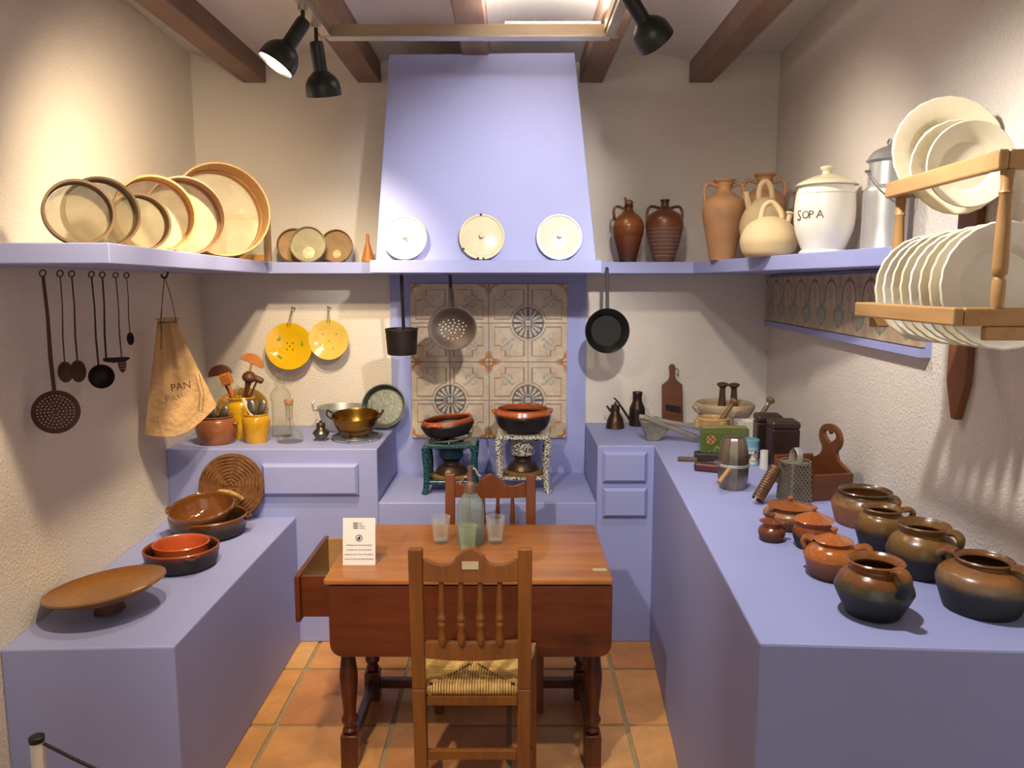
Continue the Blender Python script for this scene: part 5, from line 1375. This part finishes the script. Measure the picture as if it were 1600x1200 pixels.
# potato ricer
p = AZ(1020, 690, ZC); s = mpp(680, p.y)
t = thing('potato_ricer', 'metal hand press with triangular hopper and two long handles', 'press', p + Vector((0, .04, 0)))
m = MB()
m.hexa([(-7 * s, -.03, 0), (10 * s, -.03, 0), (10 * s, .03, 0), (-7 * s, .03, 0)], [(-20 * s, -.04, 34 * s), (32 * s, -.04, 26 * s), (32 * s, .04, 26 * s), (-20 * s, .04, 34 * s)])
m.build('hopper', M_TIN, t, smooth=0, bevel=.006)
MB().bar((-20 * s, .0, 38 * s), (78 * s, -.02, 20 * s), .030, .018).build('upper_handle', mat('polished steel', 'B4AEA2', .3, .6, .1), t, smooth=0, bevel=.004)
MB().bar((-14 * s, -.02, 38 * s), (70 * s, -.06, 7 * s), .034, .020).build('lower_handle', M_TIN, t, smooth=0, bevel=.004)
MB().lathe([(0, 0), (.02, 0), (.02, .02), (0, .024)], 16).build('plunger', M_TIN, t, (6 * s, 0, 30 * s))
# chopping board with blade
p = AY(1051, 655, 4.03); s = mpp(620, 4.03)
t = thing('slicing_board', 'dark red wooden slicing board with handle leaning on the back wall', 'board', (p.x, 4.035, ZC + .002), (math.radians(-9), 0, 0))
poly = [(-16 * s, 0), (16.5 * s, 0), (16 * s, 62 * s), (6 * s, 70 * s), (4.5 * s, 76 * s), (4.5 * s, 84 * s), (5 * s, 90 * s), (3 * s, 94 * s), (0, 95 * s), (-3 * s, 94 * s), (-5 * s, 90 * s), (-4 * s, 84 * s), (-4 * s, 76 * s), (-6 * s, 70 * s), (-16 * s, 62 * s)]
MB().prism(poly, -.009, .009, Matrix.Rotation(PI / 2, 4, 'X')).build('board', M_REDW, t, smooth=0, bevel=.003)
MB().hexa([(-11 * s, -.0105, 22 * s), (13 * s, -.0105, 17 * s), (13 * s, -.0092, 17 * s), (-11 * s, -.0092, 22 * s)], [(-11 * s, -.0105, 32 * s), (13 * s, -.0105, 27 * s), (13 * s, -.0092, 27 * s), (-11 * s, -.0092, 32 * s)]).build('blade_slot', M_IRON, t, smooth=0)
MB().tube(sm([(3 * s, -.012, 87 * s), (9 * s, -.012, 86 * s), (9 * s, -.012, 76 * s), (6 * s, -.012, 80 * s)], 4), .002, 6).build('string', M_STRING, t)
# stone mortar with two pestles
def pestle(base, tip, r0, r1, label, m, group=None, name='pestle'):
    d = Vector(tip) - Vector(base); L_ = d.length
    pf = sm([(0, 0), (r1 * .8, .004), (r1, .02), (r0 * 1.05, L_ * .4), (r0 * .8, L_ * .75), (r0 * .85, L_ * .86), (r0 * 1.5, L_ * .92), (r0 * 1.5, L_ * .97), (r0 * .8, L_), (0, L_)], 3)
    return tag(MB().lathe(pf, 20).build(name, m, loc=base, rot=facing_up(d)), label, 'pestle', group)
c, s, cs, sn = spot(1131, 690, 26, ZC)
c.y = 3.80; c.x = AY(1131, 650, 3.80).x; s = mpp(640, 3.80)
h = AY(1131, 632, 3.80).z - ZC
t = thing('stone_mortar', 'large mottled stone mortar holding two dark pestles', 'mortar', c)
MB().lathe(vessel([(24 * s, 0), (26 * s, h * .3), (38 * s, h * .6), (45 * s, h * .85), (46 * s, h)], .026), 40).build('mortar_body', M_STONE, t)
for az in (PI + .1, .2, -1.4):
    MB().hexa([(36 * s, -.03, h * .72), (44 * s, -.02, h * .72), (44 * s, .02, h * .72), (36 * s, .03, h * .72)], [(38 * s, -.035, h * .99), (52 * s, -.014, h * .97), (52 * s, .014, h * .97), (38 * s, .035, h * .99)], Matrix.Rotation(az, 4, 'Z')).build('lug', M_STONE, t, smooth=0, bevel=.006)
M_PES = woodmat('dark pestle wood', '3A2616', '5C4028', .5, 8, 2)
pestle(c + Vector((-.012, .0, h * .55)), c + Vector((-.014, -.01, h + 35 * s)), .018, .03, 'left of two dark pestles in the stone mortar', M_PES, 'pestles in the stone mortar')
pestle(c + Vector((.055, .02, h * .58)), c + Vector((.048, .01, h + 33 * s)), .018, .028, 'right of two dark pestles in the stone mortar', M_PES, 'pestles in the stone mortar')
# small wooden mortar with a pestle
c, s, cs, sn = spot(1114, 694, 16, ZC)
c.y = 3.42; c.x = AY(1114, 665, 3.42).x; s = mpp(660, 3.42)
h = AY(1114, 653, 3.42).z - ZC
m_wm = woodmat('pale boxwood', 'A07C4C', 'C2A06C', .5, 6, 2)
t = thing('wooden_mortar', 'small pale wooden mortar in front of the stone one', 'mortar', c)
MB().lathe(vessel([(16 * s, 0), (17 * s, h * .4), (23 * s, h * .75), (25 * s, h)], .012), 32).build('mortar_body', m_wm, t)
for az in (PI, .1, -1.2):
    MB().box((22 * s, -.014, h * .7), (29 * s, .014, h * .96), Matrix.Rotation(az, 4, 'Z')).build('lug', m_wm, t, smooth=0, bevel=.005)
pestle(c + Vector((.0, 0, h * .55)), c + Vector((.098, .0, h + .085)), .012, .019, 'brown pestle leaning right in the small wooden mortar', woodmat('brown pestle wood', '6A4A2A', '8A6438', .5, 8, 2))
# marble mortar with a pestle
c = AY(1166, 690, 3.46); c.z = ZC; s = mpp(670, 3.46)
h = AY(1166, 657, 3.46).z - ZC
t = thing('marble_mortar', 'square white marble mortar beside the dark tins', 'mortar', c)
poly = [(-17 * s, -17 * s), (17 * s, -17 * s), (17 * s, 17 * s), (-17 * s, 17 * s)]
m = MB(); n = 32; R = 13 * s
out = []
for k in range(n):
    q = 2 * PI * k / n + PI / n; f = 1 / max(abs(math.cos(q)), abs(math.sin(q))); out.append((math.cos(q) * f * 17.5 * s, math.sin(q) * f * 17.5 * s))
vs = [(x * .8, y * .8, 0) for x, y in out] + [(x, y, h) for x, y in out] + [(R * math.cos(2 * PI * k / n + PI / n), R * math.sin(2 * PI * k / n + PI / n), h) for k in range(n)] + [(R * .6 * math.cos(2 * PI * k / n), R * .6 * math.sin(2 * PI * k / n), h * .4) for k in range(n)]
fs = [tuple(range(n - 1, -1, -1)), tuple(range(3 * n, 4 * n))]
for k in range(n):
    j = (k + 1) % n; fs += [(k, j, n + j, n + k), (n + k, n + j, 2 * n + j, 2 * n + k), (2 * n + k, 2 * n + j, 3 * n + j, 3 * n + k)]
m.add(vs, fs); m.build('mortar_body', M_MARBLE, t, smooth=30)
pestle(c + Vector((.01, 0, h * .45)), AY(1206, 622, 3.50), .013, .022, 'olive brown pestle leaning in the white marble mortar', woodmat('olive pestle wood', '5A4630', '7A6444', .5, 8, 2))
sp = thing('thin_spoon', 'thin pale spoon handle sticking up behind the dark tins', 'spoon', c + Vector((.012, .012, h * .42)), facing_up((.62, .1, 1)))
MB().tube([(0, 0, 0), (0, 0, .15)], .0022, 6).build('handle', M_ALU, sp)
MB().lathe(sm([(0, .145), (.006, .155), (.007, .172), (0, .185)], 2), 12, Matrix.Diagonal((1, .3, 1, 1))).build('bowl', M_ALU, sp)
# two dark tea tins
m_tin = mat('dark brown lacquered tin', '33211A', .35, .2, .3, 7)
def teatin(u, v, Y, wpx, hpx, label, rz):
    p = AY(u, v, Y); p.z = ZC; s = mpp(v, Y); W = wpx * s; h = AY(u, v - hpx, Y).z - ZC
    t = thing('tea_tin', label, 'tin', p, (0, 0, rz), 'dark tins')
    MB().box((-W / 2, -W / 2, 0), (W / 2, W / 2, h * .84)).build('tin_body', m_tin, t, smooth=0, bevel=.006)
    MB().box((-W / 2 * 1.03, -W / 2 * 1.03, h * .842), (W / 2 * 1.03, W / 2 * 1.03, h)).build('lid', mat('olive brown tin lid', '3E2E20', .35, .2, .25, 8), t, smooth=0, bevel=.009)
teatin(1198, 705, 3.27, 38, 58, 'dark brown square tin, rear left of two', -.12)
teatin(1221, 722, 3.10, 42, 66, 'dark brown square tin nearer the camera, right of two', -.10)
# green printed tin
p = AY(1130, 716, 3.205); p.z = ZC; s = mpp(690, 3.205)
def greencol(a, b):
    g = lin('5E8434') if b < .85 else lin('7C9048')
    if b < .07 or b > .96: return lin('8C8A50')
    d = math.hypot((a - .2) * 1.5, b - .66)
    if d < .16: return lin('C4622C') if math.sin(a * 60) * math.sin(b * 40) > -.2 else lin('E0C08A')
    if d < .22 and (int(a * 40) + int(b * 30)) % 3 == 0: return lin('2A2A18')
    # looping cream script line
    yy = .32 + .14 * math.sin(a * 22) + .05 * math.sin(a * 47)
    if .15 < a < .9 and abs(b - yy) < .035: return lin('D8CE9A')
    if .2 < a < .85 and abs(b - .16 - .02 * math.sin(a * 30)) < .012: return lin('D8CE9A')
    return g
t = thing('printed_tin', 'green printed tin box with flowers and looping pale script', 'tin', p, (0, 0, -.06))
W, h = 72 * s, AY(1130, 668, 3.205).z - ZC
m_vt = vcolmat('printed tinplate', .35, .08)
me = vgrid('front_print', W, h, .0, 80, 50, greencol, m_vt)
o = bpy.data.objects.new('front_print', me); COL.objects.link(o); o.parent = t; o.location = (0, -.0285, 0)
MB().box((-W / 2, -.028, 0), (W / 2, .03, h)).build('tin_body', mat('green tin paint', '5C7A36', .35, 0, .2, 14), t, smooth=0, bevel=.008)
MB().box((-W / 2 + .004, -.026, h), (W / 2 - .004, .028, h + .004)).build('lid', mat('worn tin lid', '8A8A58', .4, .2, .3, 20), t, smooth=0, bevel=.004)
# spectacle cases and harmonica-like block
p = AZ(1104, 720, ZC); s = mpp(718, p.y)
t = tag(MB().box((-22 * s, -.028, 0), (20 * s, .028, 14 * s)).build('black_case', mat('black leatherette', '26241F', .5, 0, .2, 30), loc=p + Vector((.01, .006, 0)), rot=(0, 0, -.12), smooth=0, bevel=.009), 'flat black case in front of the green tin', 'case', None)
p = AZ(1112, 738, ZC)
tag(MB().box((-24 * s, -.022, 0), (22 * s, .022, 13 * s)).build('red_case', mat('dark red leatherette', '4E1A1C', .42, 0, .2, 30), loc=p + Vector((0, .012, 0)), rot=(0, 0, -.42), smooth=0, bevel=.009), 'small dark red case beside the metal barrel', 'case', None)
p = AZ(1075, 722, ZC)
tag(MB().box((-15 * s, -.011, 0), (15 * s, .011, 7 * s)).build('wooden_block', mat('grey brown block', '5A4A36', .6, 0, .3, 40), loc=p + Vector((0, .012, 0)), rot=(0, 0, -.14), smooth=0, bevel=.006), 'small rounded brown block at the counter edge', 'block')
# metal coffee barrel
c, s, cs, sn = spot(1144, 768, 20, ZC)
h = ((768 - 20 * sn) - 684) * s / cs
t = thing('coffee_flip_pot', 'barrel-shaped metal coffee maker with wooden side handle', 'coffee maker', c)
m_cf = mat('worn nickel', '8A7E70', .32, .85, .3, 12)
hm = h * .47
MB().lathe([(0, 0)] + [tuple(q) for q in sm([(19 * s, 0), (20 * s, .006), (23.5 * s, hm * .55), (24 * s, hm)], 3)] + [(0, hm)], 12).build('lower_half', m_cf, t, smooth=20)
MB().lathe([(0, hm + .001)] + [tuple(q) for q in sm([(24 * s, hm + .002), (23.5 * s, hm + h * .2), (20 * s, h * .9), (17.5 * s, h * .985), (16 * s, h)], 3)] + [(0, h)], 12).build('upper_half', m_cf, t, smooth=20)
MB().lathe([(23.8 * s, hm - .006), (25.2 * s, hm - .004), (25.2 * s, hm + .004), (23.8 * s, hm + .006), (23.8 * s, hm - .006)], 36).build('band', M_ALU, t)
MB().tube(sm([(-20 * s, -.012, hm + .004), (-27 * s, -.016, hm + .010), (-31 * s, -.018, hm + .016)], 3), [.012, .010, .009, .008, .007, .006, .005], 8).build('spout', m_cf, t)
MB().tube([(-10 * s, -.045, hm - .004), (-31 * s, -.085, hm - 20 * s)], [.008, .009], 10).build('side_handle', M_PINEV, t)
# blue printed canister
c, s, cs, sn = spot(1174, 731, 13, ZC)
c.y += .03
h = ((731 - 13 * sn) - 688) * s / cs
m, nt, b = newmat('blue printed tin')
tc_ = N(nt, 'ShaderNodeTexCoord'); sx_ = N(nt, 'ShaderNodeSeparateXYZ'); nt.links.new(tc_.outputs['Generated'], sx_.inputs[0])
r = ramp(nt, [(0, lin('6FA0B4')), (.18, lin('D9D2C0')), (.22, lin('3F6F86')), (.26, lin('D8D0BC')), (.66, lin('CFC6B4')), (.7, lin('3F6F86')), (.74, lin('A9C4CC')), (.88, lin('5E94AA')), (1, lin('7FB0C2'))], sx_.outputs[2])
vn = N(nt, 'ShaderNodeTexVoronoi', Scale=7.0); nt.links.new(tc_.outputs['Generated'], vn.inputs['Vector'])
r2 = ramp(nt, [(.3, lin('D8CFC0')), (.45, lin('D08A4A')), (.6, lin('6C9CB8')), (.8, lin('3A4038'))], vn.outputs['Color'])
gt = N(nt, 'ShaderNodeMath', operation='GREATER_THAN'); gt.inputs[1].default_value = .27; nt.links.new(sx_.outputs[2], gt.inputs[0])
lt = N(nt, 'ShaderNodeMath', operation='LESS_THAN'); lt.inputs[1].default_value = .66; nt.links.new(sx_.outputs[2], lt.inputs[0])
ml = N(nt, 'ShaderNodeMath', operation='MULTIPLY'); nt.links.new(gt.outputs[0], ml.inputs[0]); nt.links.new(lt.outputs[0], ml.inputs[1])
mx = N(nt, 'ShaderNodeMix', data_type='RGBA'); nt.links.new(ml.outputs[0], mx.inputs[0]); nt.links.new(r.outputs[0], mx.inputs[6]); nt.links.new(r2.outputs[0], mx.inputs[7])
nt.links.new(mx.outputs[2], b.inputs['Base Color']); b.inputs['Roughness'].default_value = .35
t = thing('blue_canister', 'small round light blue printed tin behind the coffee maker', 'tin', c)
MB().lathe([(0, 0), (14 * s, 0), (14.3 * s, .003), (14 * s, .006), (14 * s, h * .86), (0, h * .86)], 32).build('tin_body', m, t)
MB().lathe([(0, h * .862), (14.6 * s, h * .862), (14.6 * s, h * .97), (13 * s, h), (0, h)], 32).build('lid', mat('blue tin lid', '6FA2B8', .3, .1, .1), t)
# white tube
c, s, cs, sn = spot(1193, 734, 6, ZC)
h = ((734 - 6 * sn) - 704) * s / cs
t = thing('white_tube', 'short white round tube between the blue tin and the wooden box', 'tube', c)
MB().lathe([(5.2 * s, 0), (6.4 * s, 0), (6 * s, h * .8), (6 * s, h), (4.8 * s, h), (4.8 * s, h * .1), (5.2 * s, 0)], 24).build('tube_body', mat('off white plastic', 'D2CEC6', .4), t)
MB().lathe([(0, h * .1), (4.7 * s, h * .1), (4.7 * s, h * .12), (0, h * .12)], 20).build('tube_floor', MATS['off white plastic'], t)
# wooden salt box with heart back
p = AZ(1286, 783, ZC); s = mpp(770, p.y)
rz = math.radians(-17)
a1, a2, a3 = AZ(1268, 784, ZC), AZ(1332, 780, ZC), AZ(1208, 752, ZC)
bw = (a2 - a1).length; bd_ = .19
ang = math.atan2((a2 - a1).y, (a2 - a1).x)
t = thing('wooden_box', 'reddish wooden box with tall back board cut with a heart', 'box', a1, (0, 0, ang))
# local: x along the short front side, y along the long side going back/left
dvec = (a3 - a1); dl_ = dvec.length
Rz = Matrix.Rotation(-ang, 3, 'Z'); dloc = Rz @ dvec
dy_ = dloc / dl_
hb_ = .092
def slab(A, B, th, h0, name, inward):
    A, B = Vector(A), Vector(B); n = (B - A).normalized().cross(Vector((0, 0, 1))) * inward
    MB().hexa([tuple(A), tuple(B), tuple(B + n * th), tuple(A + n * th)] if inward < 0 else [tuple(A), tuple(A + n * th)[:3], tuple(B + n * th), tuple(B)],
              [tuple(q + Vector((0, 0, h0))) for q in ([A, B, B + n * th, A + n * th] if inward < 0 else [A, A + n * th, B + n * th, B])]).build(name, M_REDW, t, smooth=0, bevel=.003)
P0 = Vector((0, 0, 0)); P1 = Vector((bw, 0, 0)); P2 = P1 + dloc; P3 = Vector(dloc)
slab(P0, P1, .013, hb_, 'box_side', -1)
slab(P3 + dy_ * -.013, P2 + dy_ * -.013, .013, hb_ + .012, 'box_side', -1)
e = dy_ * .0135
ux = Vector((1, 0, 0))
MB().hexa([tuple(P0 + e), tuple(P0 + e + ux * .013), tuple(P3 - e + ux * .013), tuple(P3 - e)], [tuple(q + Vector((0, 0, hb_))) for q in (P0 + e, P0 + e + ux * .013, P3 - e + ux * .013, P3 - e)]).build('box_side', M_REDW, t, smooth=0, bevel=.003)
MB().hexa([tuple(P0 + e + ux * .0135), tuple(P1 + e - ux * .0135), tuple(P2 - e - ux * .0135), tuple(P3 - e + ux * .0135)], [tuple(q + Vector((0, 0, .012))) for q in (P0 + e + ux * .0135, P1 + e - ux * .0135, P2 - e - ux * .0135, P3 - e + ux * .0135)]).build('box_floor', M_REDW, t, smooth=0)
# back board along the right (wall) side, rising to a rounded head with a heart cut-out
Ls = (P2 - P1).length - .027
hd = .235; mid = Ls * .52
outl = [(0, 0), (0, hb_), (Ls * .14, hb_ * 1.12), (mid - .058, .118), (mid - .046, .136), (mid - .046, .150)]
n = 18
ctr = (mid, hd - .045)
for k in range(n + 1):
    a = math.radians(215) - math.radians(250) * k / n
    outl.append((ctr[0] + .072 * math.cos(a), ctr[1] + .050 * math.sin(a)))
outl += [(mid + .046, .150), (mid + .046, .136), (mid + .058, .118), (Ls * .86, hb_ * 1.12), (Ls, hb_), (Ls, 0)]
heart = []
for k in range(24):
    q = 2 * PI * k / 24
    hx = 16 * math.sin(q) ** 3 / 17; hy = (13 * math.cos(q) - 5 * math.cos(2 * q) - 2 * math.cos(3 * q) - math.cos(4 * q)) / 17
    heart.append((ctr[0] + hx * .046, ctr[1] + .004 + hy * .030))
cu = bpy.data.curves.new('back', 'CURVE'); cu.dimensions = '2D'; cu.fill_mode = 'BOTH'; cu.extrude = .0065
for loop in (outl, heart):
    sp_ = cu.splines.new('POLY'); sp_.points.add(len(loop) - 1); sp_.use_cyclic_u = True
    for q, (x, y) in zip(sp_.points, loop): q.co = (x, y, 0, 1)
tmp = bpy.data.objects.new('tmp', cu); COL.objects.link(tmp)
dg = bpy.context.evaluated_depsgraph_get(); dg.update()
me = bpy.data.meshes.new_from_object(tmp.evaluated_get(dg)); bpy.data.objects.remove(tmp)
me.materials.clear(); me.materials.append(M_REDW)
bb = bpy.data.objects.new('back_board', me); COL.objects.link(bb); bb.parent = t
yax = Vector((0, 0, 1)); xax = dy_.copy(); zax = xax.cross(yax)
mt_ = Matrix((xax, yax, zax)).transposed().to_4x4(); mt_.translation = P1 + e - ux * .0065
bb.matrix_local = mt_
# flat-sided grater with a handle
c, s, cs, sn = spot(1240, 786, 16, ZC)
c.y += .0
h = ((786 - 16 * sn) - 722) * s / cs
m_gr = mat('grey grater tin', '847A6A', .45, .5, .25, 25)
t = thing('box_grater', 'four-sided grey tin grater with round rim and strap handle', 'grater', c, (0, 0, .25))
W0, W1 = 20 * s, 17.5 * s
b4 = lambda w_, z: [(-w_, -w_, z), (w_, -w_, z), (w_, w_, z), (-w_, w_, z)]
g = MB().hexa(b4(W0, 0), b4(W1, h)).build('grater_body', m_gr, t, smooth=0, bevel=.006)
m = MB()
for i in range(5):
    for j in range(14):
        x = -W1 * .75 + i * W1 * .37 + (j % 2) * W1 * .18; z = h * .06 + j * h * .065
        for rot_ in (0, -PI / 2):
            m.lathe([(.0040, -.001), (.0022, .0020), (.0010, .0008), (0, .0006)], 6, Matrix.Rotation(rot_, 4, 'Z') @ Matrix.Translation((x, -W0 + (W0 - W1) * z / h, z)) @ Matrix.Rotation(PI / 2, 4, 'X'))
o_ = m.build('grating_points', mat('dark grater holes', '3A352C', .5, .5), t, smooth=0); o_['kind'] = 'stuff'
MB().tube([(W1 * 1.25 * math.cos(k * PI / 16), W1 * 1.25 * math.sin(k * PI / 16), h + .001) for k in range(32)], .003, 6, closed=True).build('rim', m_gr, t)
MB().tube(sm([(0, -W1 * .6, h), (0, -W1 * .6, h + .03), (0, -W1 * .1, h + .048), (0, W1 * .5, h + .03), (0, W1 * .6, h)], 4), .011, 8, flat=.2, up=(0, 0, 1)).build('strap_handle', M_ALU, t)
# half-round grater leaning on it
a, b_ = AZ(1187, 793, ZC), AY(1203, 730, 2.10)
a = AZ(1183, 788, ZC)
b_ = AY(1212, 738, a.y + .05)
d = b_ - a
t = thing('nutmeg_grater', 'narrow half-round rusty grater leaning against the box grater', 'grater', a + Vector((0, 0, .016)), facing_up(d))
L_ = d.length; R = .021
m = MB(); vs, fs = [], []
n = 16
for z in (0, L_):
    for rr in (R, R - .0018):
        for k in range(n + 1):
            q = PI * .62 + 2 * PI * .93 * k / n; vs.append((rr * math.cos(q), rr * math.sin(q) * .8, z))
w1 = n + 1
for k in range(n):
    fs += [(k, k + 1, 2 * w1 + k + 1, 2 * w1 + k), (w1 + k + 1, w1 + k, 3 * w1 + k, 3 * w1 + k + 1), (k + 1, k, w1 + k, w1 + k + 1), (2 * w1 + k, 2 * w1 + k + 1, 3 * w1 + k + 1, 3 * w1 + k)]
fs += [(0, 2 * w1, 3 * w1, w1), (n, w1 + n, 3 * w1 + n, 2 * w1 + n)]
m.add(vs, fs); m.build('grater_tube', mat('rust brown tin', '6A4E38', .5, .6, .3, 30, .5, 140), t, smooth=40)
m = MB()
for i in range(12):
    for j in range(9):
        q = PI * 1.0 + j * .2
        m.lathe([(.0019, 0), (.0008, .0016), (0, .0016)], 5, Matrix.Rotation(q, 4, 'Z') @ Matrix.Translation((R * (.8 + .2 * abs(math.cos(q))), 0, L_ * (.08 + i * .075))) @ Matrix.Rotation(PI / 2, 4, 'Y'))
o_ = m.build('grating_points', MATS['rust brown tin'], t, smooth=0); o_['kind'] = 'stuff'

# ================================================================== CLAY POTS ON THE RIGHT COUNTER
G1 = potmat('brown over black glaze', [(0, '0E1210'), (.38, '161C18'), (.6, '4A4434'), (.72, '7A4A24'), (1, '8A5226')], .22, .10, .25)
G2 = potmat('worn orange over grey', [(0, '9A6038'), (.5, 'A4683E'), (.68, '8A6A40'), (.8, '6A4A26'), (1, '4A3820')], .3, .12, .25)
G3 = potmat('olive brown over dark', [(0, '1A1C1A'), (.4, '2E2620'), (.52, '5E4424'), (.8, '86602E'), (1, '6A4420')], .28, .10, .25)
G4 = potmat('orange glaze over dull body', [(0, '5E3A24'), (.3, '8A5230'), (.5, 'A8602C'), (.8, 'B8682A'), (1, '8A4A1C')], .14, .08, .6)
G5 = potmat('dusty brown over charcoal', [(0, '1C1C1A'), (.45, '2E2A24'), (.62, '7A6248'), (.78, '8E5E30'), (1, '6A4020')], .3, .10, .35)
G6 = potmat('reddish glaze over black', [(0, '141614'), (.4, '1E2220'), (.55, '7A3A1A'), (1, 'A04A20')], .2, .08, .5)
def pot(u, vb, rb, vr, prof, label, m, handles=(), cat='pot', name='clay_pot', hr=.008, th=.007):
    """prof: (px radius, height fraction)"""
    c, s, cs, sn = spot(u, vb, rb, ZC)
    h = ((vb - rb * sn) - vr) * s / cs
    t = thing(name, label, cat, c, None, 'clay pots on the right counter')
    MB().lathe(vessel([(r * s, z * h) for r, z in prof], th, 5), 48).build('pot_body', m, t)
    for az, pts in handles:
        handle([(r * s, z * h) for r, z in pts], az, hr, 10, 6, 1.5).build('handle', m, t)
    return t, s, h
pot(1362, 974, 36, 881, [(36, 0), (41, .06), (56, .42), (57.5, .52), (50, .72), (38, .86), (38, .92), (43, 1)], 'round brown and black pot nearest the counter corner', G1,
    [(-1.30, [(42, .97), (54, 1.0), (64, .86), (56, .58)])], hr=.010)
pot(1530, 972, 50, 878, [(50, 0), (54, .06), (64, .45), (65, .60), (58, .76), (42, .88), (38, .93), (42, 1)], 'wide dusty brown pot at the right edge, nearest the wall', G5,
    [(-1.0, [(42, .97), (56, .98), (68, .84), (63, .62)]), (2.1, [(42, .97), (56, .98), (68, .84), (63, .62)])], hr=.010)
pot(1437, 910, 36, 823, [(36, 0), (40, .06), (50, .40), (51, .50), (45, .70), (34, .84), (34, .90), (39, 1)], 'brown topped dark pot between the two nearest open pots', G3,
    [(-1.0, [(39, .97), (50, .98), (57, .86), (50, .58)])], hr=.009)
pot(1375, 865, 28, 796, [(28, 0), (31, .06), (38, .42), (38.5, .56), (33, .78), (27, .88), (27, .93), (31, 1)], 'olive brown pot in the second row beside the orange one', G3,
    [(-.1, [(31, .97), (40, .98), (45, .86), (38, .66)])], hr=.008)
pot(1348, 829, 38, 768, [(38, 0), (42, .10), (48, .52), (48, .66), (42, .84), (37, .90), (40, 1)], 'orange bellied pot with dark rim, nearest the wooden box', G2,
    [(-.95, [(40, .97), (48, .98), (53, .86), (47, .66)])], hr=.008)
def lid(t, s, h, r, rise, m, knob=6):
    l = MB().lathe(sm([(0, h * 1.005), (r * .86 * s, h * 1.005), (r * s, h * 1.02), (r * s, h * 1.04), (r * .6 * s, h * 1.02 + rise * .6 * s), (r * .25 * s, h * 1.02 + rise * s), (0, h * 1.02 + rise * 1.05 * s)], 3), 36).build('lid', m, t)
    z = h * 1.02 + rise * s
    MB().lathe(sm([(0, z), (knob * .6 * s, z), (knob * .55 * s, z + knob * .7 * s), (knob * s, z + knob * 1.2 * s), (knob * .8 * s, z + knob * 1.8 * s), (0, z + knob * 2 * s)], 2), 16).build('knob', m, l)
ML1 = mat('brown lid glaze', '9A5A26', .18, 0, .18, 8, coat=.5)
ML2 = mat('orange lid glaze', 'AE622E', .15, 0, .18, 8, coat=.6)
t, s, h = pot(1233, 832, 28, 791, [(28, 0), (32, .1), (37, .5), (36, .7), (29, .9), (31, 1)], 'lidded brown pot with pale worn patch next to the graters', potmat('brown with pale patch', [(0, '4A2A18'), (.4, '7A4426'), (.7, 'A87850'), (1, '8A4E22')], .25, .25, .3),
    [(PI + .3, [(31, .95), (42, .95), (44, .75), (37, .55)])], 'lidded pot', hr=.007)
lid(t, s, h, 34, 5, ML1, 5)
t, s, h = pot(1205, 849, 15, 816, [(15, 0), (18, .15), (20.5, .45), (19, .65), (14, .85), (17, 1)], 'tiniest lidded brown jar at the front left of the pots', potmat('dark brown small jar', [(0, '4A2614'), (.5, '6E3A1C'), (1, '8A4A20')], .2, .1, .5),
    [(-.1, [(16, .95), (22, .95), (24, .75), (19, .5)])], 'lidded pot', hr=.005)
lid(t, s, h, 18.5, 5, mat('dark brown lid glaze', '7A3E1C', .18, 0, .18, 8, coat=.5), 4.2)
t, s, h = pot(1269, 862, 22, 814, [(22, 0), (26, .12), (31, .5), (30, .7), (25, .9), (27, 1)], 'reddish lidded pot with black base between two lidded pots', G6, (), 'lidded pot')
lid(t, s, h, 29.5, 12, ML2, 5)
t, s, h = pot(1299, 911, 30, 848, [(30, 0), (34, .1), (42.5, .5), (43, .62), (36, .82), (26, .95), (27, 1)], 'shiny orange lidded pot with handle behind the corner pot', G4,
    [(-.55, [(32, .90), (46, .98), (52, .84), (43, .6)]), (2.4, [(30, .92), (40, .98), (46, .84), (42, .64)])], 'lidded pot', hr=.009)
lid(t, s, h, 28, 11, ML2, 5.5)
